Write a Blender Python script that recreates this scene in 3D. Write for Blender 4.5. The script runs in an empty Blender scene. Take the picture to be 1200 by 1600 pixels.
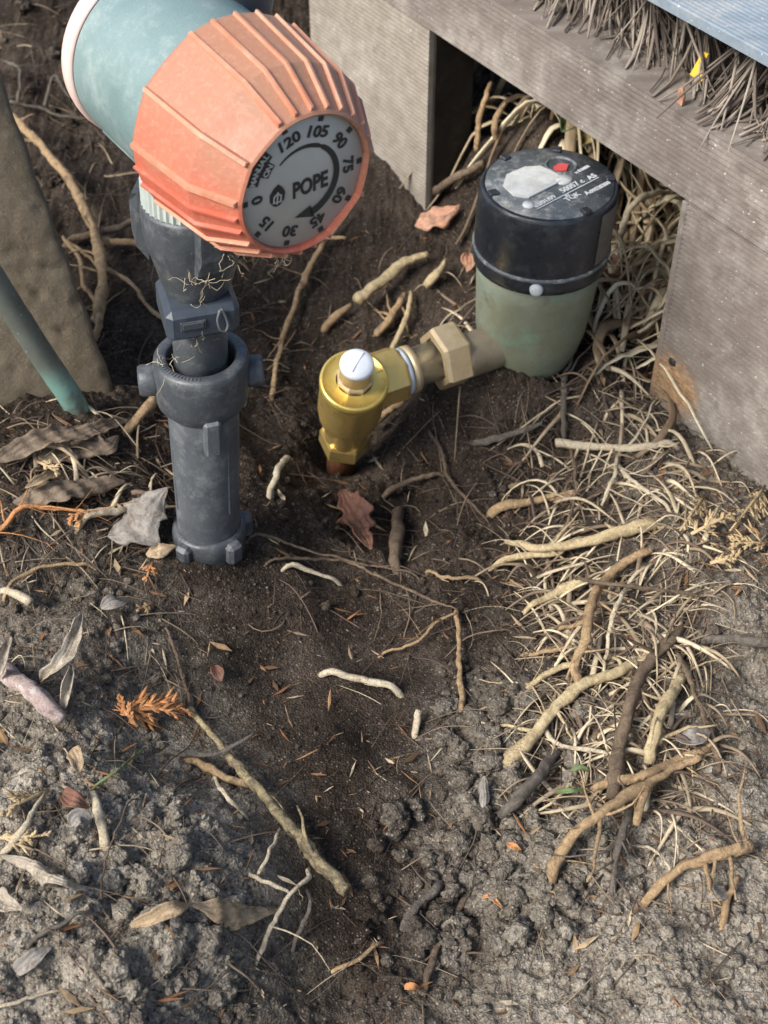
import bpy, math, random
import numpy as np
from mathutils import Vector, Matrix

random.seed(7)
rng = np.random.default_rng(11)
SC = bpy.context.scene
COL = SC.collection

# ------------------------------------------------------------------ camera
F = 2200.0                      # focal length in photograph pixels (1200 x 1600)
CAM = Vector((0.0, 0.0, 0.57))
PITCH = math.radians(45.0)
cam = bpy.data.cameras.new('camera')
cam.sensor_fit = 'VERTICAL'
cam.sensor_height = 24.0
cam.lens = F / 1600.0 * 24.0
cam.clip_start = 0.01
cam.clip_end = 400.0
cam.dof.use_dof = True
cam.dof.focus_distance = 0.66
cam.dof.aperture_fstop = 11.0
camo = bpy.data.objects.new('camera', cam)
camo.location = CAM
camo.rotation_euler = (PITCH, 0, 0)
COL.objects.link(camo)
SC.camera = camo

# ------------------------------------------------------------------ sky and sun
SUN_EL = math.radians(42)
SUN_AZ = math.radians(236)      # compass bearing of the sun, clockwise from +y
w = bpy.data.worlds.new('World')
SC.world = w
w.use_nodes = True
nt = w.node_tree
nt.nodes.clear()
sky = nt.nodes.new('ShaderNodeTexSky')
sky.sky_type = 'NISHITA'
sky.sun_disc = False
sky.sun_elevation = SUN_EL
sky.sun_rotation = SUN_AZ
sky.dust_density = 2.5
bg = nt.nodes.new('ShaderNodeBackground')
bg.inputs['Strength'].default_value = 0.058
wo = nt.nodes.new('ShaderNodeOutputWorld')
nt.links.new(sky.outputs['Color'], bg.inputs['Color'])
nt.links.new(bg.outputs['Background'], wo.inputs['Surface'])

sun = bpy.data.lights.new('sun', 'SUN')
sun.energy = 1.5
sun.angle = math.radians(26)
sun.color = (1.0, 0.965, 0.92)
suno = bpy.data.objects.new('sun', sun)
sd = Vector((math.sin(SUN_AZ) * math.cos(SUN_EL), math.cos(SUN_AZ) * math.cos(SUN_EL), math.sin(SUN_EL)))
suno.rotation_euler = (-sd).to_track_quat('-Z', 'Y').to_euler()
suno.location = (-1, -1, 3)
COL.objects.link(suno)

SC.view_settings.view_transform = 'Standard'
SC.view_settings.look = 'None'
SC.view_settings.exposure = 1.8
SC.view_settings.gamma = 1.0
SC.view_settings.use_curve_mapping = False

# ------------------------------------------------------------------ projection helpers
SP, CP = math.sin(PITCH), math.cos(PITCH)
def ray(px, py):
    r = (px - 600.0) / F
    u = (800.0 - py) / F
    return Vector((r, SP + CP * u, -CP + SP * u))   # depth along the axis = 1
def at_z(px, py, z):
    d = ray(px, py)
    t = (z - CAM.z) / d.z
    return CAM + d * t
def at_y(px, py, y):
    d = ray(px, py)
    return CAM + d * (y / d.y)
def depth_of(p):
    q = Vector(p) - CAM
    return q.y * SP - q.z * CP

# ------------------------------------------------------------------ mesh helpers
class MB:
    def __init__(s):
        s.v, s.f, s.a, s.sm, s.u = [], [], [], [], []
    def add(s, verts, faces, val=0.5, smooth=True, u=None):
        o = len(s.v)
        s.u.extend(u if u else [0.0] * len(verts))
        s.v.extend([tuple(p) for p in verts])
        s.f.extend([tuple(i + o for i in f) for f in faces])
        s.a.extend([val] * len(verts))
        s.sm.extend([smooth] * len(faces))
        return s
    def tube(s, pts, rad, sides=6, val=0.5, cap=True, flat=1.0, lump=0.0, smooth=True):
        pts = [Vector(p) for p in pts]
        n = len(pts)
        if not hasattr(rad, '__len__'):
            rad = [rad] * n
        vs, fs, us = [], [], []
        arc = random.uniform(0, 5)
        ref = Vector((0.13, 0.27, 0.95))
        up = None
        ph = [random.uniform(0, 6.28) for _ in range(sides)]
        fq = [random.uniform(.12, .5) for _ in range(sides)]
        for i, p in enumerate(pts):
            t = (pts[min(i + 1, n - 1)] - pts[max(i - 1, 0)])
            if t.length < 1e-9:
                t = Vector((0, 0, 1))
            t.normalize()
            if up is None:
                a = ref if abs(t.dot(ref)) < 0.9 else Vector((1, 0, 0))
                up = (a - t * a.dot(t)).normalized()
            else:
                up = up - t * up.dot(t)
                if up.length < 1e-6:
                    up = t.orthogonal()
                up.normalize()
            sd_ = t.cross(up)
            if i:
                arc += (p - pts[i - 1]).length
            us += [arc] * sides
            for k in range(sides):
                an = 2 * math.pi * k / sides
                rr = rad[i] * (1 + (lump * (1.1 * math.sin(ph[k] + i * fq[k]) + random.uniform(-.6, .6)) if lump else 0))
                vs.append(p + sd_ * (math.cos(an) * rr) + up * (math.sin(an) * rr * flat))
        for i in range(n - 1):
            for k in range(sides):
                a, b = i * sides + k, i * sides + (k + 1) % sides
                fs.append((a, b, b + sides, a + sides))
        if cap:
            fs.append(tuple(range(sides - 1, -1, -1)))
            fs.append(tuple((n - 1) * sides + k for k in range(sides)))
        return s.add(vs, fs, val, smooth, us)
    def lathe(s, prof, M=None, seg=48, val=0.5, close=True, smooth=True, a0=0.0):
        """prof: list of (radius, height) round the local z axis"""
        M = M or Matrix()
        vs, fs = [], []
        for (r, h) in prof:
            for k in range(seg):
                a = 2 * math.pi * k / seg + a0
                vs.append(M @ Vector((r * math.cos(a), r * math.sin(a), h)))
        for i in range(len(prof) - 1):
            for k in range(seg):
                a, b = i * seg + k, i * seg + (k + 1) % seg
                fs.append((a, b, b + seg, a + seg))
        if close:
            fs.append(tuple(range(seg - 1, -1, -1)))
            fs.append(tuple((len(prof) - 1) * seg + k for k in range(seg)))
        return s.add(vs, fs, val, smooth)
    def box(s, c, size, M=None, val=0.5, bev=0.0):
        M = M or Matrix()
        x, y, z = [q / 2 for q in size]
        c = Vector(c)
        b = min(bev, x * .9, y * .9, z * .9)
        if b <= 0:
            vs = [M @ (c + Vector((i * x, j * y, k * z))) for k in (-1, 1) for j in (-1, 1) for i in (-1, 1)]
            fs = [(0, 2, 3, 1), (4, 5, 7, 6), (0, 1, 5, 4), (2, 6, 7, 3), (0, 4, 6, 2), (1, 3, 7, 5)]
            return s.add(vs, fs, val, False)
        # bevelled box: 24 verts
        idx, vs = {}, []
        for i in (-1, 1):
            for j in (-1, 1):
                for k in (-1, 1):
                    for ax in range(3):
                        p = [i * (x - b), j * (y - b), k * (z - b)]
                        p[ax] = (i * x, j * y, k * z)[ax]
                        idx[(i, j, k, ax)] = len(vs)
                        vs.append(M @ (c + Vector(p)))
        fs = []
        def q(*keys):
            fs.append(tuple(idx[t] for t in keys))
        for sgn in (-1, 1):
            q((sgn, -1, -1, 0), (sgn, 1, -1, 0), (sgn, 1, 1, 0), (sgn, -1, 1, 0))
            q((-1, sgn, -1, 1), (1, sgn, -1, 1), (1, sgn, 1, 1), (-1, sgn, 1, 1))
            q((-1, -1, sgn, 2), (1, -1, sgn, 2), (1, 1, sgn, 2), (-1, 1, sgn, 2))
        for i in (-1, 1):
            for j in (-1, 1):
                q((i, j, -1, 0), (i, j, 1, 0), (i, j, 1, 1), (i, j, -1, 1))
                q((i, -1, j, 0), (i, 1, j, 0), (i, 1, j, 2), (i, -1, j, 2))
                q((-1, i, j, 1), (1, i, j, 1), (1, i, j, 2), (-1, i, j, 2))
                for k in (-1, 1):
                    q((i, j, k, 0), (i, j, k, 1), (i, j, k, 2))
        return s.add(vs, fs, val, False)
    def prism(s, poly, h0, h1, M=None, val=0.5):
        M = M or Matrix()
        n = len(poly)
        vs = [M @ Vector((x, y, h0)) for x, y in poly] + [M @ Vector((x, y, h1)) for x, y in poly]
        fs = [tuple(range(n - 1, -1, -1)), tuple(range(n, 2 * n))]
        fs += [(i, (i + 1) % n, (i + 1) % n + n, i + n) for i in range(n)]
        return s.add(vs, fs, val, False)

def build(name, mb, mat, parent=None, origin=None, fixn=False):
    """one mesh object; parts sit in the frame of their root empty"""
    org = Vector((0, 0, 0))
    if parent is not None:
        r = parent
        while r.parent is not None:
            r = r.parent
        org = Vector(r['_org']) if '_org' in r else Vector((0, 0, 0))
    elif origin is not None:
        org = Vector(origin)
    me = bpy.data.meshes.new(name)
    me.from_pydata([(p[0] - org.x, p[1] - org.y, p[2] - org.z) for p in mb.v], [], mb.f)
    me.polygons.foreach_set('use_smooth', mb.sm)
    at = me.attributes.new('tint', 'FLOAT', 'POINT')
    at.data.foreach_set('value', mb.a)
    if any(mb.u):
        au = me.attributes.new('arc', 'FLOAT', 'POINT')
        au.data.foreach_set('value', mb.u)
    if fixn:
        import bmesh
        b = bmesh.new(); b.from_mesh(me)
        bmesh.ops.recalc_face_normals(b, faces=b.faces)
        b.to_mesh(me); b.free()
    me.materials.append(mat)
    me.update()
    o = bpy.data.objects.new(name, me)
    COL.objects.link(o)
    if parent is not None:
        o.parent = parent
    elif origin is not None:
        o.location = org
    return o

def tag(o, label, cat, group=None):
    o['label'] = label
    o['category'] = cat
    if group:
        o['group'] = group
    return o

def thing(name, label, cat, loc, group=None):
    o = bpy.data.objects.new(name, None)
    o.empty_display_size = 0.02
    o.location = loc
    COL.objects.link(o)
    o['_org'] = tuple(loc)
    return tag(o, label, cat, group)

def frame(origin, z, xhint=(1, 0, 0)):
    z = Vector(z).normalized()
    x = Vector(xhint)
    x = (x - z * x.dot(z)).normalized()
    y = z.cross(x)
    M = Matrix((x, y, z)).transposed().to_4x4()
    M.translation = Vector(origin)
    return M

def text_into(mb, body, size, M, extrude=0.0002, bold=0.0, sx=1.0, val=0.5):
    cu = bpy.data.curves.new('lettering', 'FONT')
    cu.body = body
    cu.size = size
    cu.align_x = 'CENTER'
    cu.align_y = 'CENTER'
    cu.extrude = extrude
    cu.offset = bold
    cu.resolution_u = 3
    ob = bpy.data.objects.new('lettering', cu)
    COL.objects.link(ob)
    dg = bpy.context.evaluated_depsgraph_get()
    me = ob.evaluated_get(dg).to_mesh()
    vs = [M @ Vector((v.co.x * sx, v.co.y, v.co.z)) for v in me.vertices]
    fs = [tuple(p.vertices) for p in me.polygons]
    mb.add(vs, fs, val, False)
    ob.evaluated_get(dg).to_mesh_clear()
    bpy.data.objects.remove(ob)
    bpy.data.curves.remove(cu)
    return mb

def smooth_path(pts, step=0.003, jit=0.0):
    pts = [Vector(p) for p in pts]
    if len(pts) == 2:
        pts = [pts[0], pts[0].lerp(pts[1], .5), pts[1]]
    ext = [pts[0] * 2 - pts[1]] + pts + [pts[-1] * 2 - pts[-2]]
    out = []
    for i in range(1, len(ext) - 2):
        p0, p1, p2, p3 = ext[i - 1:i + 3]
        n = max(2, int((p2 - p1).length / step))
        for k in range(n):
            t = k / n
            out.append(0.5 * ((2 * p1) + (p2 - p0) * t + (2 * p0 - 5 * p1 + 4 * p2 - p3) * t * t + (3 * p1 - p0 - 3 * p2 + p3) * t ** 3))
    out.append(pts[-1])
    if jit:
        o = Vector((0, 0, 0))
        for i in range(1, len(out) - 1):
            o = o * .7 + Vector([random.uniform(-jit, jit) for _ in range(3)])
            out[i] = out[i] + o
    return out

# ------------------------------------------------------------------ numpy noise
def _hash(ix, iy, seed):
    h = (ix.astype(np.int64) * 374761393 + iy.astype(np.int64) * 668265263 + seed * 1442695041) & 0x7fffffff
    h = ((h ^ (h >> 13)) * 1274126177) & 0x7fffffff
    h = (h ^ (h >> 16)) & 0x7fffffff
    return (h % 100003) / 100003.0
def vnoise(x, y, seed):
    ix, iy = np.floor(x), np.floor(y)
    fx, fy = x - ix, y - iy
    fx = fx * fx * fx * (fx * (fx * 6 - 15) + 10)
    fy = fy * fy * fy * (fy * (fy * 6 - 15) + 10)
    def g(ox, oy):
        a = _hash(ix + ox, iy + oy, seed) * 2 * np.pi
        return np.cos(a) * (x - ix - ox) + np.sin(a) * (y - iy - oy)
    a = g(0, 0) * (1 - fx) + g(1, 0) * fx
    b = g(0, 1) * (1 - fx) + g(1, 1) * fx
    return (a * (1 - fy) + b * fy) * 1.4
def fbm(x, y, sc, octv, seed, gain=.55):
    s, a, tot = 0, 1.0, 0
    for k in range(octv):
        s = s + a * vnoise(x * sc + 17.3 * k, y * sc - 9.1 * k, seed + k)
        tot += a
        a *= gain
        sc *= 2.03
    return s / tot
def lumps(x, y, sc, seed, prob):
    """rounded clods: max of jittered hemispheres on a cell grid"""
    X, Y = x * sc, y * sc
    ix, iy = np.floor(X), np.floor(Y)
    out = np.zeros_like(X)
    for ox in (-1, 0, 1):
        for oy in (-1, 0, 1):
            cx, cy = ix + ox, iy + oy
            px = cx + .15 + .7 * _hash(cx, cy, seed)
            py = cy + .15 + .7 * _hash(cx, cy, seed + 5)
            R = .35 + .45 * _hash(cx, cy, seed + 9)
            on = _hash(cx, cy, seed + 13) < prob
            d2 = ((X - px) ** 2 + (Y - py) ** 2) / (R * R)
            hgt = np.sqrt(np.clip(1 - d2, 0, None)) * R
            out = np.maximum(out, np.where(on, hgt, 0))
    return out

# ------------------------------------------------------------------ soil surface
CTRL = [(325,885,.010),(250,872,.014),(400,860,.002),(150,760,.028),(50,700,.032),(110,665,.03),(0,800,.03),(100,950,.02),
 (30,1100,.03),(100,1300,.044),(250,1330,.042),(150,1480,.052),(280,1450,.044),(330,1400,.032),(345,1460,.036),(410,1450,.004),(395,1560,.004),(450,1520,-.012),
 (550,1570,-.014),(420,1200,.0),(300,1050,.004),(330,950,.001),(450,1050,-.014),(520,900,-.028),(420,900,-.010),
 (600,810,-.050),(530,722,-.068),(560,690,-.066),(640,640,-.065),(730,640,-.062),(600,1000,-.028),(620,1150,-.020),(620,1300,-.012),(520,1330,-.004),(510,1180,-.006),
 (700,1450,-.016),(750,1200,-.016),(850,1250,-.012),(900,1400,-.002),(900,1570,.0),(1100,1500,.012),(1150,1300,.012),
 (1060,1150,.008),(980,1000,0.002),(860,950,-.022),(800,800,-.028),(900,710,-.010),(1000,640,.0),(1100,740,.0),
 (1190,770,.004),(1150,900,.010),(870,640,-.02),(900,545,-.002),(960,480,.012),(1020,380,.022),(700,420,-.004),
 (620,350,.004),(560,480,-.022),(480,550,-.040),(450,650,-.032),(440,420,-.022),(300,600,-.015),(200,480,-.012),
 (230,350,-.006),(150,250,.0),(60,80,.03),(0,0,.05),(300,100,.03),(760,200,.07),(850,180,.095),(950,250,.07),(700,260,.03),
 (670,330,0.004),(740,500,.012),(700,520,-.01),(300,720,-.004),(230,660,.012)]
cx, cy, cz = [], [], []
for (px, py, z) in CTRL:
    p = at_z(px, py, z)
    cx.append(p.x); cy.append(p.y); cz.append(z)
for (x, y, z) in [(.055,.672,.020),(.075,.664,.034),(.10,.662,.036),(.125,.668,.032),(.055,.652,-.036),(.08,.648,-.036),(.105,.648,-.024),(.09,.70,.036),(.09,.735,.04),(.05,.70,.022),(.13,.69,.022),(.02,.64,-.060),(-.6,.3,.05),(-.6,.8,.04),(.6,.3,.03),(.6,.7,.02),(0,.05,.0),(-.4,.05,.04),(.4,.05,.02),(-.6,1.3,.07),
                  (0,1.4,.08),(.6,1.3,.06),(-1.5,0,.04),(1.5,0,.04),(0,-1,.03),(1.5,2,.04),(-1.5,2,.04)]:
    cx.append(x); cy.append(y); cz.append(z)
cx, cy, cz = np.array(cx), np.array(cy), np.array(cz)

def axis(lo, hi, step, mid_hi, far_step, out):
    a = list(np.arange(lo, mid_hi, step))
    s = step
    while a[-1] < hi:
        s = min(s * 1.03, far_step)
        a.append(a[-1] + s)
    s = far_step
    while a[-1] < out:
        s *= 1.35
        a.append(a[-1] + s)
    return a
_xp = axis(0, .42, .00125, .27, .006, 40)
GX = np.array([-v for v in _xp[:0:-1]] + _xp)
_yp = axis(.2, 1.45, .00115, .72, .006, 60)
_yn, s_ = [.2], .00115
while _yn[-1] > -40:
    s_ = s_ * (1.03 if s_ < .006 else 1.35)
    _yn.append(_yn[-1] - s_)
GY = np.array(_yn[:0:-1] + _yp)
X, Y = np.meshgrid(GX, GY)
num = np.zeros_like(X); den = np.full_like(X, 1e-12)
for x0, y0, z0 in zip(cx, cy, cz):
    d2 = (X - x0) ** 2 + (Y - y0) ** 2
    wgt = 1.0 / (d2 + .00045) ** 2.2
    num += wgt * z0; den += wgt
BASE = num / den

def blob(x, y, px, py, sx, sy, z=0.0):
    p = at_z(px, py, z)
    return np.exp(-(((x - p.x) / sx) ** 2 + ((y - p.y) / sy) ** 2))
near = np.exp(-(np.clip(np.hypot(X, Y - .6) - .8, 0, None) / .6) ** 2)
# crumbly where the clods lie, smooth on the trowelled slope in front of the riser
smooth_zone = np.clip(.85 * blob(X, Y, 520, 1200, .05, .06) + .8 * blob(X, Y, 500, 1450, .035, .05) + .7 * blob(X, Y, 620, 1000, .05, .06) + blob(X, Y, 380, 1050, .055, .075) + blob(X, Y, 470, 960, .05, .05), 0, 1)
cloddy = np.clip(blob(X, Y, 780, 1150, .07, .09) + blob(X, Y, 820, 1380, .08, .06) + .35 * blob(X, Y, 300, 1500, .07, .05, .03)
                 + blob(X, Y, 650, 1330, .05, .05), 0, 1)
wx = X + .004 * fbm(X, Y, 60, 2, 71); wy = Y + .004 * fbm(X, Y, 60, 2, 75)
rough = 1 - .85 * smooth_zone
DET = .016 * fbm(X, Y, 9, 3, 3) * near * rough
mound = np.clip(blob(X, Y, 200, 1420, .10, .08, .03), 0, 1)
DET += (.0085 + .016 * mound) * fbm(X, Y, 34, 5, 21, .62) * rough
DET += .0080 * lumps(wx, wy, 55, 31, .40) * (.06 + .8 * cloddy) * rough * (.4 + fbm(X, Y, 20, 2, 44) + .3)
DET += .0055 * lumps(wx, wy, 120, 37, .45) * (.10 + .7 * cloddy) * rough
DET += .0022 * lumps(wx, wy, 260, 41, .4) * (1 - .8 * smooth_zone)
DET += (.0024 + .0016 * mound) * fbm(X, Y, 130, 5, 51, .85) * (1 - .6 * smooth_zone)
DET += .0018 * lumps(X, Y, 420, 61, .5) * (1 - .7 * smooth_zone)
far = np.exp(-(np.hypot(X, Y - .6) / 3.0) ** 2)
H = BASE + DET * (.1 + .9 * far)

def height(x, y):
    i = int(np.clip(np.searchsorted(GX, x) - 1, 0, len(GX) - 2))
    j = int(np.clip(np.searchsorted(GY, y) - 1, 0, len(GY) - 2))
    fx = (x - GX[i]) / (GX[i + 1] - GX[i]); fy = (y - GY[j]) / (GY[j + 1] - GY[j])
    return float(H[j, i] * (1 - fx) * (1 - fy) + H[j, i + 1] * fx * (1 - fy) + H[j + 1, i] * (1 - fx) * fy + H[j + 1, i + 1] * fx * fy)
def hit(px, py, lift=0.0):
    d = ray(px, py)
    t0 = (0.10 - CAM.z) / d.z
    t = max(t0, .2)
    while t < 2.2:
        p = CAM + d * t
        if p.z - height(p.x, p.y) <= lift:
            return p
        t += .0012
    return CAM + d * t

# ------------------------------------------------------------------ materials
def new_mat(name):
    m = bpy.data.materials.new(name)
    m.use_nodes = True
    n = m.node_tree
    n.nodes.clear()
    return m, n
class NB:
    def __init__(s, name):
        s.m, s.t = new_mat(name)
        s.out = s.t.nodes.new('ShaderNodeOutputMaterial')
        s.p = s.t.nodes.new('ShaderNodeBsdfPrincipled')
        s.t.links.new(s.p.outputs[0], s.out.inputs['Surface'])
        tc = s.t.nodes.new('ShaderNodeTexCoord')
        s.co = tc.outputs['Object']
    def n(s, typ): return s.t.nodes.new(typ)
    def L(s, a, b): s.t.links.new(a, b)
    def noise(s, scale, detail=3, rough=.55, co=None, dist=0.0):
        x = s.n('ShaderNodeTexNoise')
        x.inputs['Scale'].default_value = scale
        x.inputs['Detail'].default_value = detail
        x.inputs['Roughness'].default_value = rough
        x.inputs['Distortion'].default_value = dist
        s.L(co or s.co, x.inputs['Vector'])
        return x.outputs['Fac']
    def vor(s, scale, feature='F1', out='Distance', co=None):
        x = s.n('ShaderNodeTexVoronoi')
        x.feature = feature
        x.inputs['Scale'].default_value = scale
        s.L(co or s.co, x.inputs['Vector'])
        return x.outputs[out]
    def ramp(s, fac, stops, interp='LINEAR'):
        x = s.n('ShaderNodeValToRGB')
        x.color_ramp.interpolation = interp
        e = x.color_ramp.elements
        while len(e) < len(stops):
            e.new(.5)
        for k, (p, c) in enumerate(stops):
            e[k].position = p
            e[k].color = (c, c, c, 1) if not hasattr(c, '__len__') else (*c, 1)
        s.L(fac, x.inputs[0])
        return x.outputs[0]
    def mix(s, fac, a, b, mode='MIX'):
        x = s.n('ShaderNodeMix')
        x.data_type = 'RGBA'
        x.blend_type = mode
        for sock, v in ((x.inputs[0], fac), (x.inputs[6], a), (x.inputs[7], b)):
            if hasattr(v, 'links'):
                s.L(v, sock)
            elif hasattr(v, '__len__'):
                sock.default_value = (*v, 1)
            else:
                sock.default_value = v
        return x.outputs[2]
    def math(s, op, a, b=0.0):
        x = s.n('ShaderNodeMath')
        x.operation = op
        for sock, v in ((x.inputs[0], a), (x.inputs[1], b)):
            if hasattr(v, 'links'):
                s.L(v, sock)
            else:
                sock.default_value = v
        return x.outputs[0]
    def attr(s, name):
        x = s.n('ShaderNodeAttribute')
        x.attribute_name = name
        return x.outputs['Fac']
    def stretch(s, sx, sy, sz, rot=(0, 0, 0)):
        x = s.n('ShaderNodeMapping')
        x.inputs['Scale'].default_value = (sx, sy, sz)
        x.inputs['Rotation'].default_value = rot
        s.L(s.co, x.inputs['Vector'])
        return x.outputs[0]
    def bump(s, hgt, strength, dist=.001):
        x = s.n('ShaderNodeBump')
        x.inputs['Strength'].default_value = strength
        x.inputs['Distance'].default_value = dist
        s.L(hgt, x.inputs['Height'])
        s.L(x.outputs[0], s.p.inputs['Normal'])
    def done(s, col, rough=.8, metal=0.0, spec=.5):
        if hasattr(col, 'links'):
            s.L(col, s.p.inputs['Base Color'])
        else:
            s.p.inputs['Base Color'].default_value = (*col, 1)
        if hasattr(rough, 'links'):
            s.L(rough, s.p.inputs['Roughness'])
        else:
            s.p.inputs['Roughness'].default_value = rough
        s.p.inputs['Metallic'].default_value = metal
        s.p.inputs['Specular IOR Level'].default_value = spec
        return s.m

def soil_material(name, use_attr=True):
    b = NB(name)
    c = b.ramp(b.noise(28, 6, .65), [(.3, (.018, .0128, .009)), (.5, (.042, .031, .0225)), (.72, (.080, .062, .047))])
    dry = b.ramp(b.noise(60, 6, .7), [(.3, (.125, .104, .080)), (.5, (.245, .215, .170)), (.72, (.39, .352, .292))])
    if use_attr:
        d = b.attr('dry')
        dn = b.math('ADD', d, b.math('MULTIPLY', b.math('SUBTRACT', b.noise(45, 5, .7), .5), .7))
        dn = b.ramp(dn, [(.10, 0.0), (.85, 1.0)])
        c = b.mix(dn, c, dry)
        gmul = b.math('ADD', b.math('MULTIPLY', dn, .5), .22)
    else:
        c = b.mix(b.attr('tint'), c, dry)
        gmul = .4
    g = b.vor(780, 'F1', 'Color')
    sep = b.n('ShaderNodeSeparateColor'); b.L(g, sep.inputs[0])
    gr = b.ramp(sep.outputs[0], [(.80, 0.0), (.9, 1.0)])
    dist = b.ramp(b.vor(780), [(.25, 1.0), (.5, 0.0)])
    gm = b.math('MULTIPLY', b.math('MULTIPLY', gr, dist), gmul)
    c = b.mix(gm, c, (.52, .47, .40))
    dk = b.ramp(sep.outputs[1], [(.0, .45), (.45, 1.15)])
    c = b.mix(1.0, c, dk, 'MULTIPLY')
    hgt = b.math('ADD', b.noise(420, 6, .75), b.math('MULTIPLY', b.vor(780), .7))
    b.bump(hgt, .9, .0016)
    return b.done(c, b.ramp(b.noise(300, 2), [(.3, .7), (.7, 1.0)]), 0, .15)

def root_material(name, light, mid, dark, dirt=.5):
    b = NB(name)
    c = b.ramp(b.noise(170, 6, .72, dist=1.2), [(.30, dark), (.47, mid), (.62, light)])
    c = b.mix(b.ramp(b.noise(35, 3, .6), [(.40, 0.0), (.65, .55)]), c, mid)
    dm = b.ramp(b.noise(75, 8, .8, dist=.5), [(.66 - .22 * dirt, 0.0), (.76 - .2 * dirt, 1.0)])
    c = b.mix(b.math('MULTIPLY', dm, .9), c, (.048, .037, .028))
    spots = b.ramp(b.noise(1100, 3), [(.56, 0.0), (.70, .55)])
    c = b.mix(spots, c, (.09, .066, .045))
    cb = b.n('ShaderNodeCombineXYZ'); b.L(b.attr('arc'), cb.inputs[0])
    mx = b.n('ShaderNodeVectorMath'); mx.operation = 'MULTIPLY_ADD'
    b.L(b.co, mx.inputs[0]); mx.inputs[1].default_value = (.18, .18, .18); b.L(cb.outputs[0], mx.inputs[2])
    rings = b.noise(420, 4, .7, mx.outputs[0])
    c = b.mix(b.ramp(rings, [(.54, 0.0), (.66, .35)]), c, dark)
    b.bump(b.math('ADD', b.noise(650, 6, .8, dist=.5), b.math('MULTIPLY', rings, .6)), 1.0, .0014)
    return b.done(c, .72, 0, .35)

def litter_material(name, stops, rough=.8, dirt=.25):
    b = NB(name)
    c = b.ramp(b.attr('tint'), stops)
    c = b.mix(b.math('MULTIPLY', b.ramp(b.noise(110, 4, .7), [(.45, 0.0), (.7, 1.0)]), dirt * 2), c, (.048, .036, .027))
    b.bump(b.noise(700, 3), .4, .0006)
    return b.done(c, rough, 0, .3)

def leaf_material(name, a, c2, rough=.6, spots=(.08, .055, .035), trans=.0):
    b = NB(name)
    c = b.ramp(b.noise(70, 5, .6), [(.3, a), (.7, c2)])
    c = b.mix(b.math('MULTIPLY', b.ramp(b.noise(130, 7, .8), [(.48, 0.0), (.62, 1.0)]), .75), c, spots)
    c = b.mix(b.math('MULTIPLY', b.ramp(b.noise(900, 3), [(.58, 0.0), (.68, 1.0)]), .5), c, spots)
    b.bump(b.noise(260, 7, .75), .7, .0016)
    return b.done(c, rough, 0, .4)

M_SOIL = soil_material('dark_sandy_soil')
M_CRUMB = soil_material('crumb_soil', False)
M_PALE = root_material('root_pale_yellow', (.68, .56, .34), (.52, .41, .23), (.28, .20, .115), .42)
M_TAN = root_material('root_tan', (.55, .39, .21), (.40, .27, .145), (.21, .14, .08), .58)
M_BROWN = root_material('root_brown', (.25, .18, .115), (.165, .118, .078), (.085, .062, .044), .6)
M_GREYR = root_material('root_grey', (.22, .19, .155), (.14, .12, .097), (.075, .063, .052), .65)
M_STRAW = root_material('straw_pale', (.72, .64, .48), (.58, .49, .34), (.36, .28, .18), .25)
M_LICHEN = root_material('stick_mottled', (.58, .48, .25), (.30, .24, .14), (.10, .082, .06), .75)
M_ORANGE = leaf_material('orange_needles', (.46, .19, .07), (.62, .31, .12), .7)
M_FRONDY = leaf_material('straw_needles', (.46, .33, .17), (.60, .46, .26), .7)
M_LEAF_BROWN = leaf_material('leaf_brown', (.17, .125, .085), (.27, .205, .14), .62)
M_LEAF_TAN = leaf_material('leaf_tan', (.33, .23, .13), (.47, .36, .23), .55)
M_LEAF_PALE = leaf_material('leaf_pale', (.30, .25, .185), (.50, .44, .35), .6)
M_LEAF_GREY = leaf_material('leaf_grey', (.20, .18, .155), (.33, .305, .27), .7)
M_LEAF_RED = leaf_material('leaf_red', (.13, .055, .035), (.24, .115, .075), .45)
M_LEAF_SALMON = leaf_material('leaf_salmon', (.42, .20, .12), (.60, .34, .22), .4)
M_LEAF_YELLOW = leaf_material('leaf_yellow', (.42, .33, .12), (.55, .44, .20), .5)
M_GREEN = leaf_material('fresh_green', (.09, .14, .05), (.17, .23, .10), .5, (.10, .09, .04))
M_FIBRE = litter_material('fine_root_fibre', [(0, (.06, .045, .035)), (.45, (.13, .09, .065)), (.75, (.30, .23, .15)), (1, (.66, .56, .38))])
M_CHAFF = litter_material('dry_chaff', [(0, (.09, .055, .03)), (.35, (.26, .12, .05)), (.65, (.30, .20, .105)), (1, (.50, .42, .29))], .8, .35)
M_BRISTLE = litter_material('bristle', [(0, (.07, .055, .045)), (.5, (.18, .145, .115)), (1, (.36, .31, .255))], .75, .15)
M_STRAWGRASS = litter_material('strap_litter', [(0, (.12, .08, .05)), (.35, (.30, .22, .135)), (.65, (.54, .44, .29)), (1, (.74, .66, .46))], .6, .2)

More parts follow.
